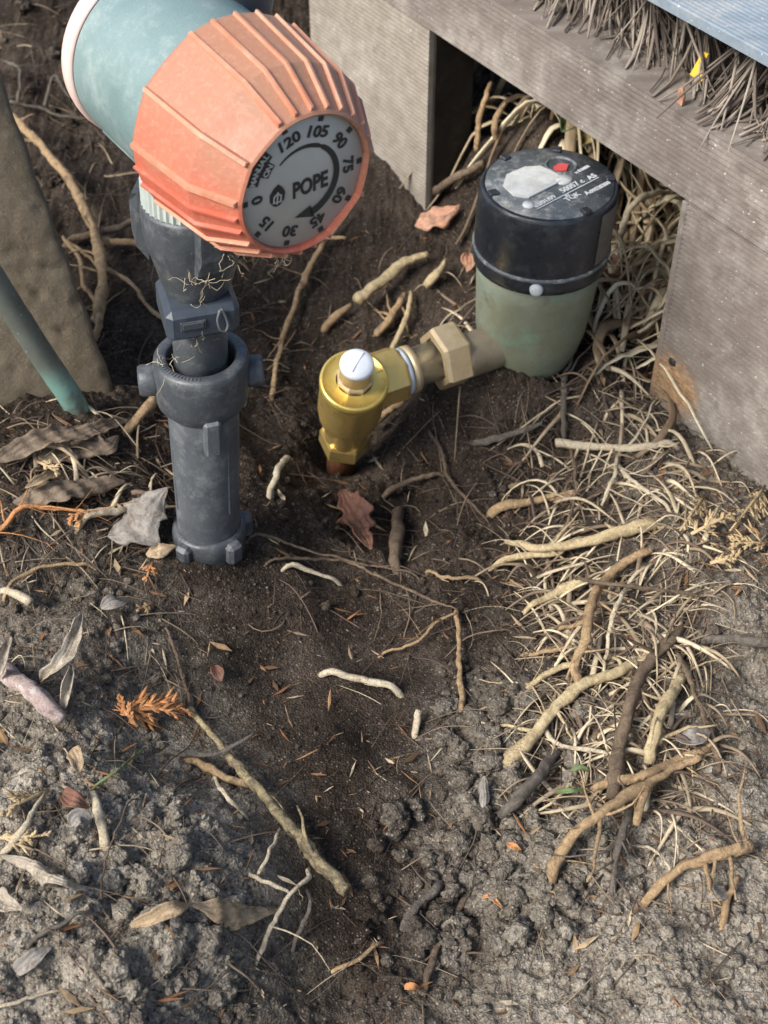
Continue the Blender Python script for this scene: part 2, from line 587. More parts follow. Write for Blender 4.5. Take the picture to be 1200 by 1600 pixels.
def plastic(name, a, c2, rough=.5, scale=40, dust=(.5, .5, .48), dustamt=.3, bump=.15, spec=.5, streak=None):
    b = NB(name)
    c = b.ramp(b.noise(scale, 5, .6), [(.3, a), (.7, c2)])
    d = b.ramp(b.noise(scale * 2.2, 8, .75), [(.5, 0.0), (.75, 1.0)])
    c = b.mix(b.math('MULTIPLY', d, dustamt), c, dust)
    fl = b.ramp(b.noise(1500, 2, .5), [(.66, 0.0), (.72, 1.0)])
    c = b.mix(b.math('MULTIPLY', fl, dustamt), c, dust)
    b.bump(b.noise(900, 4, .7), bump, .0006)
    return b.done(c, b.ramp(b.noise(scale * 3, 4), [(.3, rough - .1), (.7, rough + .15)]), 0, spec)
def knob_mat():
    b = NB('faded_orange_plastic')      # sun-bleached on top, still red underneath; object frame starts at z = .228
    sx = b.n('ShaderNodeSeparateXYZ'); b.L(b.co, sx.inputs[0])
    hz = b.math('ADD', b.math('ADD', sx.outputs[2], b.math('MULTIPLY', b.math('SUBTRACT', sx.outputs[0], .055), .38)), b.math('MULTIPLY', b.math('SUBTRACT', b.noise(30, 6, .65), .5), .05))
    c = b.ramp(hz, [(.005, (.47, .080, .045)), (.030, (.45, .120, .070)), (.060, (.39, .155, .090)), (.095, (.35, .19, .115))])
    c = b.mix(b.math('MULTIPLY', b.ramp(b.noise(420, 5, .75), [(.50, 0.0), (.66, 1.0)]), .25), c, (.60, .36, .26))
    c = b.mix(b.ramp(b.noise(60, 7, .75), [(.52, 0.0), (.70, .55)]), c, (.30, .17, .10))
    c = b.mix(b.ramp(b.noise(900, 3), [(.67, 0.0), (.73, .6)]), c, (.24, .14, .10))
    b.bump(b.noise(700, 5, .75), .35, .0006)
    return b.done(c, b.ramp(b.noise(90, 4), [(.3, .42), (.7, .65)]), 0, .5)
M_ORANGE_PL = knob_mat()
M_RIB = plastic('worn_rib_plastic', (.46, .17, .095), (.54, .27, .17), .5, 45, (.62, .44, .32), .5, .25)
M_ORANGE_RED = plastic('orange_red_plastic', (.46, .085, .045), (.50, .13, .075), .5, 30, (.66, .45, .36), .35, .25)
M_PINK = plastic('bleached_pink_plastic', (.62, .42, .36), (.70, .55, .49), .55, 40, (.75, .68, .62), .3)
M_TEAL = plastic('teal_grey_plastic', (.13, .20, .20), (.19, .27, .265), .4, 24, (.46, .50, .46), .5, .45)
M_NUT = plastic('pale_green_grey_plastic', (.34, .39, .36), (.42, .46, .42), .55, 60, (.55, .54, .48), .3)
M_DKGREY = plastic('dark_grey_plastic', (.036, .042, .048), (.065, .073, .080), .42, 50, (.24, .245, .245), .5, .3)
M_PVC = plastic('weathered_grey_pipe', (.055, .064, .072), (.10, .112, .122), .45, 45, (.27, .28, .28), .6, .3)
M_CLIP = plastic('blue_black_plastic', (.030, .040, .055), (.050, .062, .078), .38, 60, (.2, .2, .2), .15)
M_DIAL = plastic('dial_grey', (.42, .405, .35), (.48, .465, .41), .42, 50, (.36, .35, .31), .25, .08)
M_PRINT = plastic('black_print', (.018, .018, .018), (.026, .026, .025), .5, 80, (.1, .1, .1), .12, .05)
M_BLACK = plastic('meter_black_plastic', (.014, .017, .022), (.026, .030, .037), .33, 40, (.19, .20, .21), .3, .12)
M_LID = plastic('meter_lid', (.06, .072, .08), (.12, .135, .14), .35, 55, (.50, .49, .43), 1.0)  # pale dust at full amount, part of it glare painted into the lid colour
M_WINDOW = plastic('dirty_window', (.46, .47, .43), (.74, .74, .69), .2, 90, (.78, .77, .70), .5)
M_WHITE_PRINT = plastic('white_print', (.55, .58, .58), (.68, .70, .69), .5, 90, (.3, .3, .28), .4)
M_RED = plastic('red_pointer', (.55, .06, .055), (.65, .10, .09), .4, 60, (.6, .4, .35), .2)
M_STRIPE = plastic('taupe_stripe', (.13, .115, .10), (.17, .15, .13), .5, 60, (.3, .28, .25), .2)
M_CAP = plastic('white_cap_plastic', (.72, .76, .80), (.80, .83, .86), .4, 60, (.7, .7, .66), .15, .05)
M_YELLOW = plastic('yellow_card', (.75, .47, .03), (.82, .55, .06), .5, 60, (.7, .6, .3), .2)

def meter_body_mat():
    b = NB('green_painted_brass')
    c = b.ramp(b.noise(22, 6, .65), [(.3, (.165, .165, .105)), (.5, (.215, .235, .165)), (.7, (.27, .305, .235))])
    c = b.mix(b.ramp(b.noise(34, 5, .7), [(.54, 0.0), (.70, .6)]), c, (.20, .36, .27))
    c = b.mix(b.ramp(b.noise(48, 6, .75), [(.56, 0.0), (.72, .65)]), c, (.10, .075, .045))
    b.bump(b.noise(350, 5, .7), .35, .001)
    return b.done(c, .55, .15, .5)
M_METER = meter_body_mat()
def brass(name, a, c2, metal, rough, dirt):
    b = NB(name)
    c = b.ramp(b.noise(60, 5, .6), [(.3, a), (.7, c2)])
    d = b.ramp(b.noise(85, 7, .75), [(.50, 0.0), (.70, 1.0)])
    c = b.mix(b.math('MULTIPLY', d, dirt), c, (.16, .12, .07))
    b.bump(b.noise(600, 4, .6), .2, .0005)
    return b.done(c, b.ramp(b.noise(160, 4), [(.3, rough - .07), (.7, rough + .12)]), metal, .5)
M_BRASS = brass('brass', (.76, .53, .17), (.84, .63, .24), .78, .33, .30)
M_BRASS_FACE = brass('brass_bright', (.84, .60, .14), (.90, .69, .21), .72, .32, .15)
M_BRASS_DULL = brass('brass_dull', (.60, .46, .26), (.68, .54, .33), .55, .42, .25)
M_STEEL = brass('tinned_tail', (.33, .31, .24), (.46, .44, .37), .75, .38, .45)
M_TAPE = plastic('thread_tape', (.38, .44, .50), (.50, .55, .60), .6, 90)
M_PIPEBROWN = brass('meter_tail', (.21, .17, .115), (.30, .25, .17), .3, .55, .5)

def copper_mat():
    b = NB('patina_copper')
    c = b.ramp(b.noise(30, 5, .6), [(.3, (.10, .112, .095)), (.7, (.175, .195, .165))])
    sx = b.n('ShaderNodeSeparateXYZ'); b.L(b.co, sx.inputs[0])
    low = b.ramp(sx.outputs[2], [(.0, 1.0), (.054, .8), (.068, 0.0)])
    g = b.math('MULTIPLY', b.ramp(b.noise(75, 6, .7), [(.40, 0.0), (.56, 1.0)]), low)
    c = b.mix(g, c, (.19, .38, .32))
    c = b.mix(b.ramp(b.noise(420, 3), [(.66, 0.0), (.72, .7)]), c, (.45, .46, .40))
    b.bump(b.noise(200, 5), .25, .0008)
    return b.done(c, .5, .25, .5)
M_COPPER = copper_mat()
def concrete_mat():
    b = NB('brown_concrete')
    c = b.ramp(b.noise(45, 8, .75), [(.3, (.135, .107, .070)), (.5, (.18, .146, .100)), (.72, (.235, .195, .14))])
    c = b.mix(b.ramp(b.noise(260, 4, .7), [(.58, 0.0), (.72, .5)]), c, (.08, .063, .043))
    c = b.mix(b.ramp(b.noise(900, 3), [(.60, 0.0), (.70, .7)]), c, (.36, .31, .24))
    c = b.mix(b.ramp(b.noise(18, 7, .75), [(.45, 0.0), (.68, .5)]), c, (.10, .08, .052))
    b.bump(b.noise(420, 8, .8), .8, .0014)
    return b.done(c, .9, 0, .25)
M_CONCRETE = concrete_mat()

FD = Vector((.562, -.827, 0)).normalized()         # along the deck fascia, towards the viewer's right
FN = Vector((-.827, -.562, 0)).normalized()        # out of the fascia, towards the riser
FA = Vector((.165, .669, 0))
def board_mat(name, a, c2, c3, rot_spot=False):
    b = NB(name)
    ang = math.atan2(FD.y, FD.x)
    co = b.stretch(3, 60, 60, (0, 0, -ang))
    c = b.ramp(b.noise(1.6, 6, .65, co), [(.3, a), (.5, c2), (.7, c3)])
    c = b.mix(b.ramp(b.noise(16, 8, .75), [(.50, 0.0), (.70, .7)]), c, (.44, .41, .36))
    c = b.mix(b.ramp(b.noise(23, 8, .75), [(.56, 0.0), (.72, .55)]), c, (.12, .10, .08))
    c = b.mix(b.ramp(b.noise(520, 2, .5), [(.69, 0.0), (.73, .75)]), c, (.66, .63, .58))
    if rot_spot:
        q = FD * .016 + Vector((0, 0, .022))
        x = b.n('ShaderNodeVectorMath'); x.operation = 'DISTANCE'
        b.L(b.co, x.inputs[0]); x.inputs[1].default_value = q
        dd = b.math('ADD', x.outputs['Value'], b.math('MULTIPLY', b.math('SUBTRACT', b.noise(60, 5, .7), .5), .03))
        m = b.ramp(dd, [(.014, 1.0), (.026, 0.0)])
        oc = b.ramp(b.noise(130, 5, .7), [(.35, (.16, .085, .045)), (.6, (.44, .27, .13)), (.75, (.60, .46, .30))])
        c = b.mix(b.math('MULTIPLY', m, .9), c, oc)
        sx = b.n('ShaderNodeSeparateXYZ'); b.L(b.co, sx.inputs[0])
        lo = b.ramp(b.math('ADD', sx.outputs[2], b.math('MULTIPLY', b.noise(30, 5, .7), .05)), [(.025, 1.0), (.075, 0.0)])
        c = b.mix(b.math('MULTIPLY', b.math('MULTIPLY', lo, b.ramp(b.noise(120, 5, .7), [(.4, 0.0), (.6, 1.0)])), .65), c, (.10, .095, .075))
    b.bump(b.noise(420, 5, .7), .3, .0007)
    return b.done(c, .72, 0, .35)
M_FASCIA = board_mat('taupe_composite', (.150, .125, .105), (.195, .166, .142), (.245, .213, .185), True)
M_POST = board_mat('pale_post', (.215, .182, .145), (.27, .234, .19), (.335, .297, .246))
M_DECK = board_mat('blue_grey_deck', (.15, .19, .225), (.19, .235, .275), (.24, .285, .32))
M_LEDGE = board_mat('dusty_ledge', (.24, .205, .17), (.31, .275, .235), (.38, .345, .30))

# ------------------------------------------------------------------ ground
ny, nx = X.shape
me = bpy.data.meshes.new('ground')
V = np.stack([X.ravel(), Y.ravel(), H.ravel()], 1)
me.vertices.add(nx * ny)
me.vertices.foreach_set('co', V.ravel())
jj, ii = np.meshgrid(np.arange(ny - 1), np.arange(nx - 1), indexing='ij')
q = (jj * nx + ii).ravel()
quads = np.stack([q, q + 1, q + 1 + nx, q + nx], 1).ravel()
nf = len(q)
me.loops.add(nf * 4)
me.loops.foreach_set('vertex_index', quads.astype(np.int32))
me.polygons.add(nf)
me.polygons.foreach_set('loop_start', (np.arange(nf) * 4).astype(np.int32))
me.polygons.foreach_set('use_smooth', np.ones(nf, dtype=bool))
# where the turned-out soil has dried to pale grey sand
DRY = np.clip(1.15 * blob(X, Y, 110, 1430, .085, .11, .035) + .7 * blob(X, Y, 260, 1310, .04, .05, .03) + 1.0 * blob(X, Y, 1130, 1430, .11, .12)
              + .35 * blob(X, Y, 860, 1580, .08, .04) + .55 * blob(X, Y, 1180, 900, .07, .10) + .30 * blob(X, Y, 790, 1180, .06, .07)
              + .35 * blob(X, Y, 60, 1000, .08, .09, .02) + .25 * blob(X, Y, 1000, 700, .05, .05)
              - .15 * blob(X, Y, 520, 1200, .045, .08, -.02) - .3 * blob(X, Y, 540, 1480, .045, .06, -.01), 0, 1)
at = me.attributes.new('dry', 'FLOAT', 'POINT')
at.data.foreach_set('value', DRY.ravel().astype(np.float32))
me.materials.append(M_SOIL)
me.update(); me.validate()
g = bpy.data.objects.new('ground', me)
g['kind'] = 'structure'
COL.objects.link(g)
def dry_at(x, y):
    i = int(np.clip(np.searchsorted(GX, x), 0, nx - 1)); j = int(np.clip(np.searchsorted(GY, y), 0, ny - 1))
    return float(DRY[j, i])

# ------------------------------------------------------------------ deck with its notched fascia
def grooved(mb, s0, s1, z0, z1, thick, pitch=.0032, dep=.0015, off=0.0):
    """board standing along FD with fine horizontal grooves on the outer face"""
    prof = []
    z = z0
    prof.append((z0, 0))
    while z + pitch < z1:
        prof += [(z + pitch * .55, 0), (z + pitch * .68, -dep), (z + pitch * .87, -dep), (z + pitch, 0)]
        z += pitch
    prof.append((z1, 0))
    outer = [(zz, o + off) for zz, o in prof]
    n = len(outer)
    vs, fs = [], []
    ns = max(2, int((s1 - s0) / .03))
    for k in range(ns + 1):
        s = s0 + (s1 - s0) * k / ns
        for (zz, o) in outer:
            vs.append(FA + FD * s + FN * o + Vector((0, 0, zz)))
        vs.append(FA + FD * s + FN * (off - thick) + Vector((0, 0, z1)))
        vs.append(FA + FD * s + FN * (off - thick) + Vector((0, 0, z0)))
    m = n + 2
    for k in range(ns):
        for i in range(m):
            a, b2 = k * m + i, k * m + (i + 1) % m
            fs.append((a, b2, b2 + m, a + m))
    fs.append(tuple(range(m))); fs.append(tuple(ns * m + i for i in range(m - 1, -1, -1)))
    mb.add(vs, fs, .5, False)

Mp = Matrix((FD, -FN, Vector((0, 0, 1)))).transposed().to_4x4(); Mp.translation = FA
deck = thing('deck', 'low grey deck with grooved fascia board notched around the water meter', 'deck', FA)
ZN, ZT = .145, .190
mb = MB(); grooved(mb, -.75, .75, ZN, ZT, .034)
fas = build('fascia_rail', mb, M_FASCIA, deck, fixn=True)
mb = MB(); grooved(mb, .0, .75, -.10, ZN - .0015, .034)
fr = build('fascia_panel', mb, M_FASCIA, deck, fixn=True)
mb = MB(); mb.box((.0012, .016, (ZN - .0016 - .10) / 2), (.0044, .0330, ZN - .0016 + .10), Mp, bev=.0006)
build('edge_strip', mb, M_FASCIA, fr)
# rotted corner of the panel: nail hole
mb = MB()
mb.lathe([(.0001, 0), (.0024, 0), (.0030, .0006), (.0024, .0012)], frame(FA + FD * .013 + Vector((0, 0, .0385)) + FN * -.0003, FN), 12)
build('nail_hole', mb, M_PRINT, fr, fixn=True)
# plain post left of the notch
mb = MB()
Mp = Matrix((FD, -FN, Vector((0, 0, 1)))).transposed().to_4x4(); Mp.translation = FA
grooved(mb, -.242 - .15, -.242, -.10, ZN - .0015, .036, .0032, .00022, -.0006)
po = build('post', mb, M_POST, deck, fixn=True)
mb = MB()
mb.box((-.2415 + .0012, .0205, (ZN - .004 - .10) / 2), (.0024, .033, ZN - .004 + .10), Mp, bev=.0006)  # thin near-black box added to darken the post's inner side
build('dark_side_panel', mb, plastic('near_black_panel', (.012, .010, .008), (.024, .020, .016), .85, 40, (.07, .055, .04), .4, .5, .2), po)
mb = MB()
mb.box((.05, .036 + .055, ZT - .004 - .0025), (1.4, .110, .008), Mp, bev=.001)
build('ledge', mb, M_LEDGE, deck)
# deck boards behind the bristles, ribbed along their length
def deck_board(o0, o1, zt, s0, s1):
    mb = MB()
    pr = [(o0, zt - .006), (o0, zt - .0008)]
    x = o0 + .0006
    while x + .0032 < o1 - .001:
        pr += [(x, zt), (x + .0015, zt), (x + .0020, zt - .0016), (x + .0027, zt - .0016)]
        x += .0032
    pr += [(o1, zt - .001), (o1, zt - .006)]
    vs, fs = [], []
    ns = 14
    for k in range(ns + 1):
        s = s0 + (s1 - s0) * k / ns
        for (o, z) in pr:
            vs.append(FA + FD * s - FN * o + Vector((0, 0, z)))
    m = len(pr)
    for k in range(ns):
        for i in range(m):
            a, b2 = k * m + i, k * m + (i + 1) % m
            fs.append((a, b2, b2 + m, a + m))
    fs.append(tuple(range(m))); fs.append(tuple(ns * m + i for i in range(m - 1, -1, -1)))
    mb.add(vs, fs, .5, False)
    return mb
DB0 = .010
for k in range(4):
    build('deck_board', deck_board(.006 + k * .145, .146 + k * .145, .2410, -.60, .8), M_DECK, deck, fixn=True)
mb = MB()
mb.box((-.2, .60, .1), (1.4, .02, .36), Mp, bev=.002)
build('joist', mb, M_FASCIA, deck)

# ------------------------------------------------------------------ bristle brush lying under the deck boards
br = thing('bristle_brush', 'row of stiff brown broom bristles splaying out below the ribbed deck board', 'brush', FA + Vector((0, 0, ZT)))
mb = MB()
mb.box((.0, .076, ZT + .022), (.52, .016, .026), Mp, bev=.003)
build('brush_block', mb, M_BROWN, br)
mb = MB()
for k in range(760):
    s = random.uniform(-.22, .24)
    if -.055 < s < -.015 and random.random() < .75:
        continue
    root = FA + FD * s - FN * random.uniform(.050, .068) + Vector((0, 0, ZT + random.uniform(.014, .042)))
    L = random.uniform(.034, .070)
    spread = random.gauss(.95 if s < -.03 else .45, .30 if random.random() < .8 else .8)
    dirv = (FN * .85 + FD * spread + Vector((0, 0, random.uniform(-.75, -.25)))).normalized()
    pts = []
    bend = Vector([random.gauss(0, .12) for _ in range(3)])
    for i in range(6):
        t = i / 5
        p = root + dirv * (L * t) + bend * (L * t * t) + Vector((0, 0, -.012 * t * t))
        oo = (p - FA).dot(FN)
        if oo < .0:
            p.z = max(p.z, ZT + .0012 + .004 * random.random() * (1 - t))
        if -.001 < oo < .003 and p.z < ZT + .0012:
            p.z = ZT + .0012
        if oo >= .003 and p.z < ZT - .012:
            break
        pts.append(p)
    if len(pts) < 3:
        continue
    r = random.choice([.0005, .0007, .0008, .001, .0013])
    mb.tube(pts, [r * 1.1, r, r, r, r * .85, r * .5][:len(pts)], 5, random.random(), lump=.12)
bo = build('bristles', mb, M_BRISTLE, br)
bo['kind'] = 'stuff'

# ------------------------------------------------------------------ concrete footing and the copper pipe before it
Bc = at_z(193, 645, .0)
e1 = Vector((-.90, -.43, 0)).normalized()
upv = (Vector((-.2055, .700, .2)) - Bc).normalized()
nrm = e1.cross(upv)
if nrm.dot(CAM - Bc) < 0:
    nrm = -nrm
nu, nv = 150, 120
LU, LV = .36, .34
B0 = Bc - upv * .06
Gu, Gv = np.meshgrid(np.linspace(0, 1, nu), np.linspace(0, 1, nv))
dsp = .0004 * fbm(Gu * LU, Gv * LV, 26, 5, 91) + .0010 * fbm(Gu * LU, Gv * LV, 150, 3, 95) - .0022 * lumps(Gu * LU, Gv * LV, 200, 97, .08)
mb = MB()
vs, fs = [], []
for j in range(nv):
    for i in range(nu):
        edge = .003 * math.exp(-Gu[j, i] * LU / .004)
        ex = .0006 * math.sin(Gv[j, i] * 61 + 1)
        p = B0 + e1 * (Gu[j, i] * LU + ex * math.exp(-Gu[j, i] * 9)) + upv * (Gv[j, i] * LV) + nrm * (float(dsp[j, i]) - edge)
        vs.append(p)
for j in range(nv - 1):
    for i in range(nu - 1):
        a = j * nu + i
        fs.append((a, a + 1, a + 1 + nu, a + nu))
nfront = len(vs)
bnd = [j * nu for j in range(nv)] + [(nv - 1) * nu + i for i in range(1, nu)] + [j * nu + nu - 1 for j in range(nv - 2, -1, -1)] + [i for i in range(nu - 2, 0, -1)]
for b_ in bnd:
    vs.append(vs[b_] - nrm * .07 + e1 * .02)
nb_ = len(bnd)
for k in range(nb_):
    fs.append((bnd[k], bnd[(k + 1) % nb_], nfront + (k + 1) % nb_, nfront + k))
fs.append(tuple(nfront + k for k in range(nb_)))
mb.add(vs, fs, .5, True)
o = build('concrete_footing', mb, M_CONCRETE, fixn=True)
tag(o, 'rough brown concrete footing leaning behind the copper pipe', 'footing')

p0 = at_z(128, 668, .012); p1 = at_z(120, 640, .03); p2 = at_y(0, 452, .622)
dirp = (p2 - p1).normalized()
mb = MB()
pts = [p0 - Vector((0, 0, .02)), p1] + [p1 + dirp * (.05 * k) for k in range(1, 8)]
pts = smooth_path(pts, .006, .0002)
mb.tube(pts, .0072, 20)
o = build('copper_pipe', mb, M_COPPER)
tag(o, 'weathered copper pipe with turquoise patina leaning against concrete', 'pipe')

# ------------------------------------------------------------------ riser under the tap timer
RX, RY = -.0955, .540
riser = thing('riser_pipe', 'dark grey plastic riser pipe with collar lugs carrying the tap timer', 'pipe', (RX, RY, 0))
MR = Matrix.Translation((RX - .0015, RY, 0)) @ Matrix(((1, 0, .055, 0), (0, 1, 0, 0), (0, 0, 1, 0), (0, 0, 0, 1)))   # leans a little to the right
mb = MB()
mb.lathe([(.0166, -.03), (.0166, .004), (.0168, .01), (.0175, .06), (.0182, .112), (.0180, .1135), (.0150, .1135), (.0148, .02)], MR, 56, close=False)
sl = build('sleeve', mb, M_PVC, riser, fixn=True)
mb = MB()
for a in (208, 318):
    an = math.radians(a)
    Mx = MR @ Matrix.Rotation(an, 4, 'Z')
    mb.box((.0172, 0, .070), (.0016, .0016, .060), Mx, bev=.0005)
build('ridge', mb, M_PVC, sl)
mb = MB()
mb.lathe([(.0178, .106), (.0200, .109), (.0228, .1125), (.0236, .117), (.0238, .134), (.0232, .1378), (.0222, .139), (.0176, .139), (.0168, .1378), (.0164, .134), (.0164, .115)], MR, 64, close=False)
cl = build('collar', mb, M_DKGREY, riser, fixn=True)
for ang, ln in ((188, .0072), (8, .0068), (95, .006)):
    an = math.radians(ang)
    dv = Vector((math.cos(an), math.sin(an), 0))
    mb = MB()
    mb.lathe([(.0001, .021), (.0076, .021), (.0080, .024), (.0080, .0238 + ln - .0015), (.0070, .0238 + ln), (.0001, .0238 + ln)],
             frame(MR @ Vector((0, 0, .1255)), dv, (0, 0, 1)), 20, close=False)
    build('lug', mb, M_DKGREY, cl, fixn=True)
mb = MB()
an = math.radians(287)
mb.box((.0215, 0, .103), (.0065, .0085, .022), MR @ Matrix.Rotation(an, 4, 'Z'), bev=.0014)
build('fin', mb, M_PVC, cl)
# raised marks moulded into the collar rim
mb2 = MB()
for k in range(14):
    a = math.radians(205 + k * 5.2)
    mb2.box((.0199, 0, .1391), (.0016, .0010, .0006), MR @ Matrix.Rotation(a, 4, 'Z'))
build('moulded_mark', mb2, M_PVC, cl)
mb = MB()
mb.lathe([(.0170, .002), (.0200, .004), (.0203, .017), (.0197, .0205), (.0178, .0225), (.0168, .0220)], MR, 48, close=False)
bs = build('base_ring', mb, M_DKGREY, riser, fixn=True)
for a in (235, 315, 20, 140):
    an = math.radians(a)
    mb = MB()
    mb.box((.0208, 0, .014), (.007, .0095, .014), MR @ Matrix.Rotation(an, 4, 'Z'), bev=.002)
    build('foot', mb, M_DKGREY, bs)
mb = MB()
mb.lathe([(.0133, .08), (.0133, .163), (.0140, .166), (.0140, .19)], MR, 48)
build('inner_pipe', mb, M_PVC, riser, fixn=True)
# squared clip
mb = MB()
MC = MR @ Matrix.Rotation(math.radians(16), 4, 'Z')
mb.box((-.001, -.003, .1715), (.0345, .034, .017), MC, bev=.003)
ck = build('clip', mb, M_CLIP, riser)
mb = MB()
mb.box((-.006, -.0204, .1725), (.0120, .0008, .0050), MC, bev=.0003)
mb.box((-.006, -.0206, .1725), (.0100, .0012, .0036), MC, bev=.0003)
build('recess', mb, M_DKGREY, ck)
mb = MB()
pts = [MC @ Vector(p) for p in [(.0065, -.0212, .1795), (.0050, -.0222, .1745), (.0062, -.0225, .1690), (.0085, -.0222, .1675), (.0098, -.0220, .1705), (.0090, -.0215, .1750), (.0072, -.0210, .1800)]]
mb.tube(smooth_path(pts, .0012), .0007, 8)
build('pull_ring', mb, M_PVC, ck)
# coupling cup
mb = MB()
mb.lathe([(.0140, .178), (.0158, .181), (.0172, .186), (.0200, .197), (.0226, .207), (.0236, .213), (.0240, .2255), (.0232, .2275), (.0205, .2275), (.0205, .22)], MR, 64, close=False)
cp = build('coupling', mb, M_DKGREY, riser, fixn=True)
for a in (172, 291, 45):
    an = math.radians(a)
    mb = MB()
    Mx = MR @ Matrix.Rotation(an, 4, 'Z')
    prof = [(.0205, .196), (.0262, .2035), (.0280, .211), (.0282, .226), (.0266, .231), (.0236, .231)]
    vs, fs = [], []
    for sy_ in (-1, 1):
        for (r, z) in prof:
            vs.append(Mx @ Vector((r, sy_ * .0062 * (1 - .25 * (r > .027)), z)))
        vs.append(Mx @ Vector((.0185, sy_ * .0062, .22)))
    n = len(prof) + 1
    fs.append(tuple(range(n))); fs.append(tuple(range(2 * n - 1, n - 1, -1)))
    fs += [(i, (i + 1) % n, (i + 1) % n + n, i + n) for i in range(n)]
    mb.add(vs, fs, .5, False)
    build('lug', mb, M_DKGREY, cp, fixn=True)

# ------------------------------------------------------------------ tap timer
DN = Vector((.595, -.80, -.06)).normalized()
D0 = Vector((-.0305, .4765, .2735))
EV = Vector((0, 0, 1)); EV = (EV - DN * EV.dot(DN)).normalized()
EH = EV.cross(DN).normalized()
MT = Matrix((EH, EV, DN)).transposed().to_4x4(); MT.translation = D0     # local: x right, y up, z out of the dial
timer = thing('tap_timer', 'orange and teal garden tap timer with numbered grey dial on the grey riser', 'tap timer', (RX, RY, .228))
RIBS = [110, 97, 84, 71, 58, 45, 32, 19, 6, -30, -68, -81, -94, -107, -120, -133, -146, -160, -172, -185, -215]
RD = .0278
def ring(rf, s):
    """polygon ring through the rib angles, two points between wide ribs"""
    out = []
    n = len(RIBS)
    for i in range(n):
        a0, a1 = RIBS[i], RIBS[(i + 1) % n] - (360 if i == n - 1 else 0)
        out.append((a0, 1.0)); m = 4
        for k in range(1, m):
            t = k / m
            a = a0 + (a1 - a0) * t
            # chord between the ribs
            h = math.cos(math.radians((a0 - a1) / 2)) / math.cos(math.radians((t - .5) * (a0 - a1)))
            h = h * .6 + .4
            out.append((a, h))
    return [MT @ Vector((rf * h * math.cos(math.radians(a)), rf * h * math.sin(math.radians(a)), -s)) for a, h in out]
def rings_mesh(prof, close_back=False):
    mb = MB()
    vs, fs = [], []
    rs = [ring(r, s) for r, s in prof]
    n = len(rs[0])
    for r in rs:
        vs += r
    for i in range(len(rs) - 1):
        for k in range(n):
            fs.append((i * n + k, i * n + (k + 1) % n, (i + 1) * n + (k + 1) % n, (i + 1) * n + k))
    mb.add(vs, fs, .5, False)
    return mb
KP = [(.0290, .0022), (.0290, -.0004), (.0300, -.0012), (.0310, -.0004), (.0316, .0010), (.0412, .0190), (.0448, .0545), (.0440, .0565), (.0390, .0565)]
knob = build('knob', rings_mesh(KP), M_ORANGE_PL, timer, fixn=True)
for a in RIBS:
    an = math.radians(a)
    wide = a in (110, -215, -185)
    wd = .0017 if wide else .0011
    mb = MB()
    prof = [(.0309, .0004), (.0314, .0006), (.0408, .0188), (.0444, .0548)]
    vs, fs = [], []
    for (r, s) in prof:
        for (dx, dr) in ((-wd, -.0012), (-wd * .5, .0016), (wd * .5, .0016), (wd, -.0012)):
            c_, s2 = math.cos(an), math.sin(an)
            vs.append(MT @ Vector(((r + dr) * c_ - dx * s2, (r + dr) * s2 + dx * c_, -s + (.0006 if dr > 0 and s < .03 else 0))))
    for i in range(len(prof) - 1):
        for k in range(3):
            fs.append((i * 4 + k, i * 4 + k + 1, i * 4 + k + 5, i * 4 + k + 4))
    fs += [(0, 1, 2, 3), (12, 15, 14, 13)]
    mb.add(vs, fs, .5, False)
    build('rib', mb, M_ORANGE_RED if a in (-172, -160) else M_RIB, knob, fixn=True)
mb = MB()
mb.lathe([(.0001, -.0016), (.0286, -.0016), (.0290, -.0022), (.0290, -.006)], MT, 72, close=False)
dial = build('dial_face', mb, M_DIAL, timer, fixn=True)
ZP = -.00135
def on_dial(ang, r, rot=None):
    a = math.radians(ang)
    return MT @ Matrix.Translation((r * math.cos(a), r * math.sin(a), ZP)) @ Matrix.Rotation(a - math.pi / 2 if rot is None else rot, 4, 'Z')
for k, t in enumerate(['0', None, '120', '105', '90', '75', '60', '45', '30', '15']):
    ang = 180 - 36 * k
    if t:
        mb = text_into(MB(), t, .0066, on_dial(ang, .0212), .0001, .00022, 1.12)
        build('numeral', mb, M_PRINT, dial)
        mb = MB()
        mb.box((0, 0, 0), (.0024, .0022, .0002), on_dial(ang, .0268))
        build('tick', mb, M_PRINT, dial)
# manual-on flag
mb = MB()
for (a0, a1, r0, r1) in ((130, 164, .0218, .0274), (136, 154, .0180, .02185)):
    n = 10
    poly = [(r1 * math.cos(math.radians(a0 + (a1 - a0) * i / n)), r1 * math.sin(math.radians(a0 + (a1 - a0) * i / n))) for i in range(n + 1)]
    poly += [(r0 * math.cos(math.radians(a1 + (a0 - a1) * i / n)), r0 * math.sin(math.radians(a1 + (a0 - a1) * i / n))) for i in range(n + 1)]
    mb.prism(poly, ZP - .0001, ZP + .0001, MT)
build('manual_flag', mb, M_PRINT, dial, fixn=True)
mb = MB()
for i, ch in enumerate('MANUAL'):
    text_into(mb, ch, .0036, on_dial(160.5 - i * 5.4, .0245) @ Matrix.Translation((0, 0, .0003)), .0001, .0001, .95)
for i, ch in enumerate('ON'):
    text_into(mb, ch, .0036, on_dial(148.5 - i * 7.5, .0199) @ Matrix.Translation((0, 0, .0003)), .0001, .0001)
build('manual_lettering', mb, M_DIAL, dial)
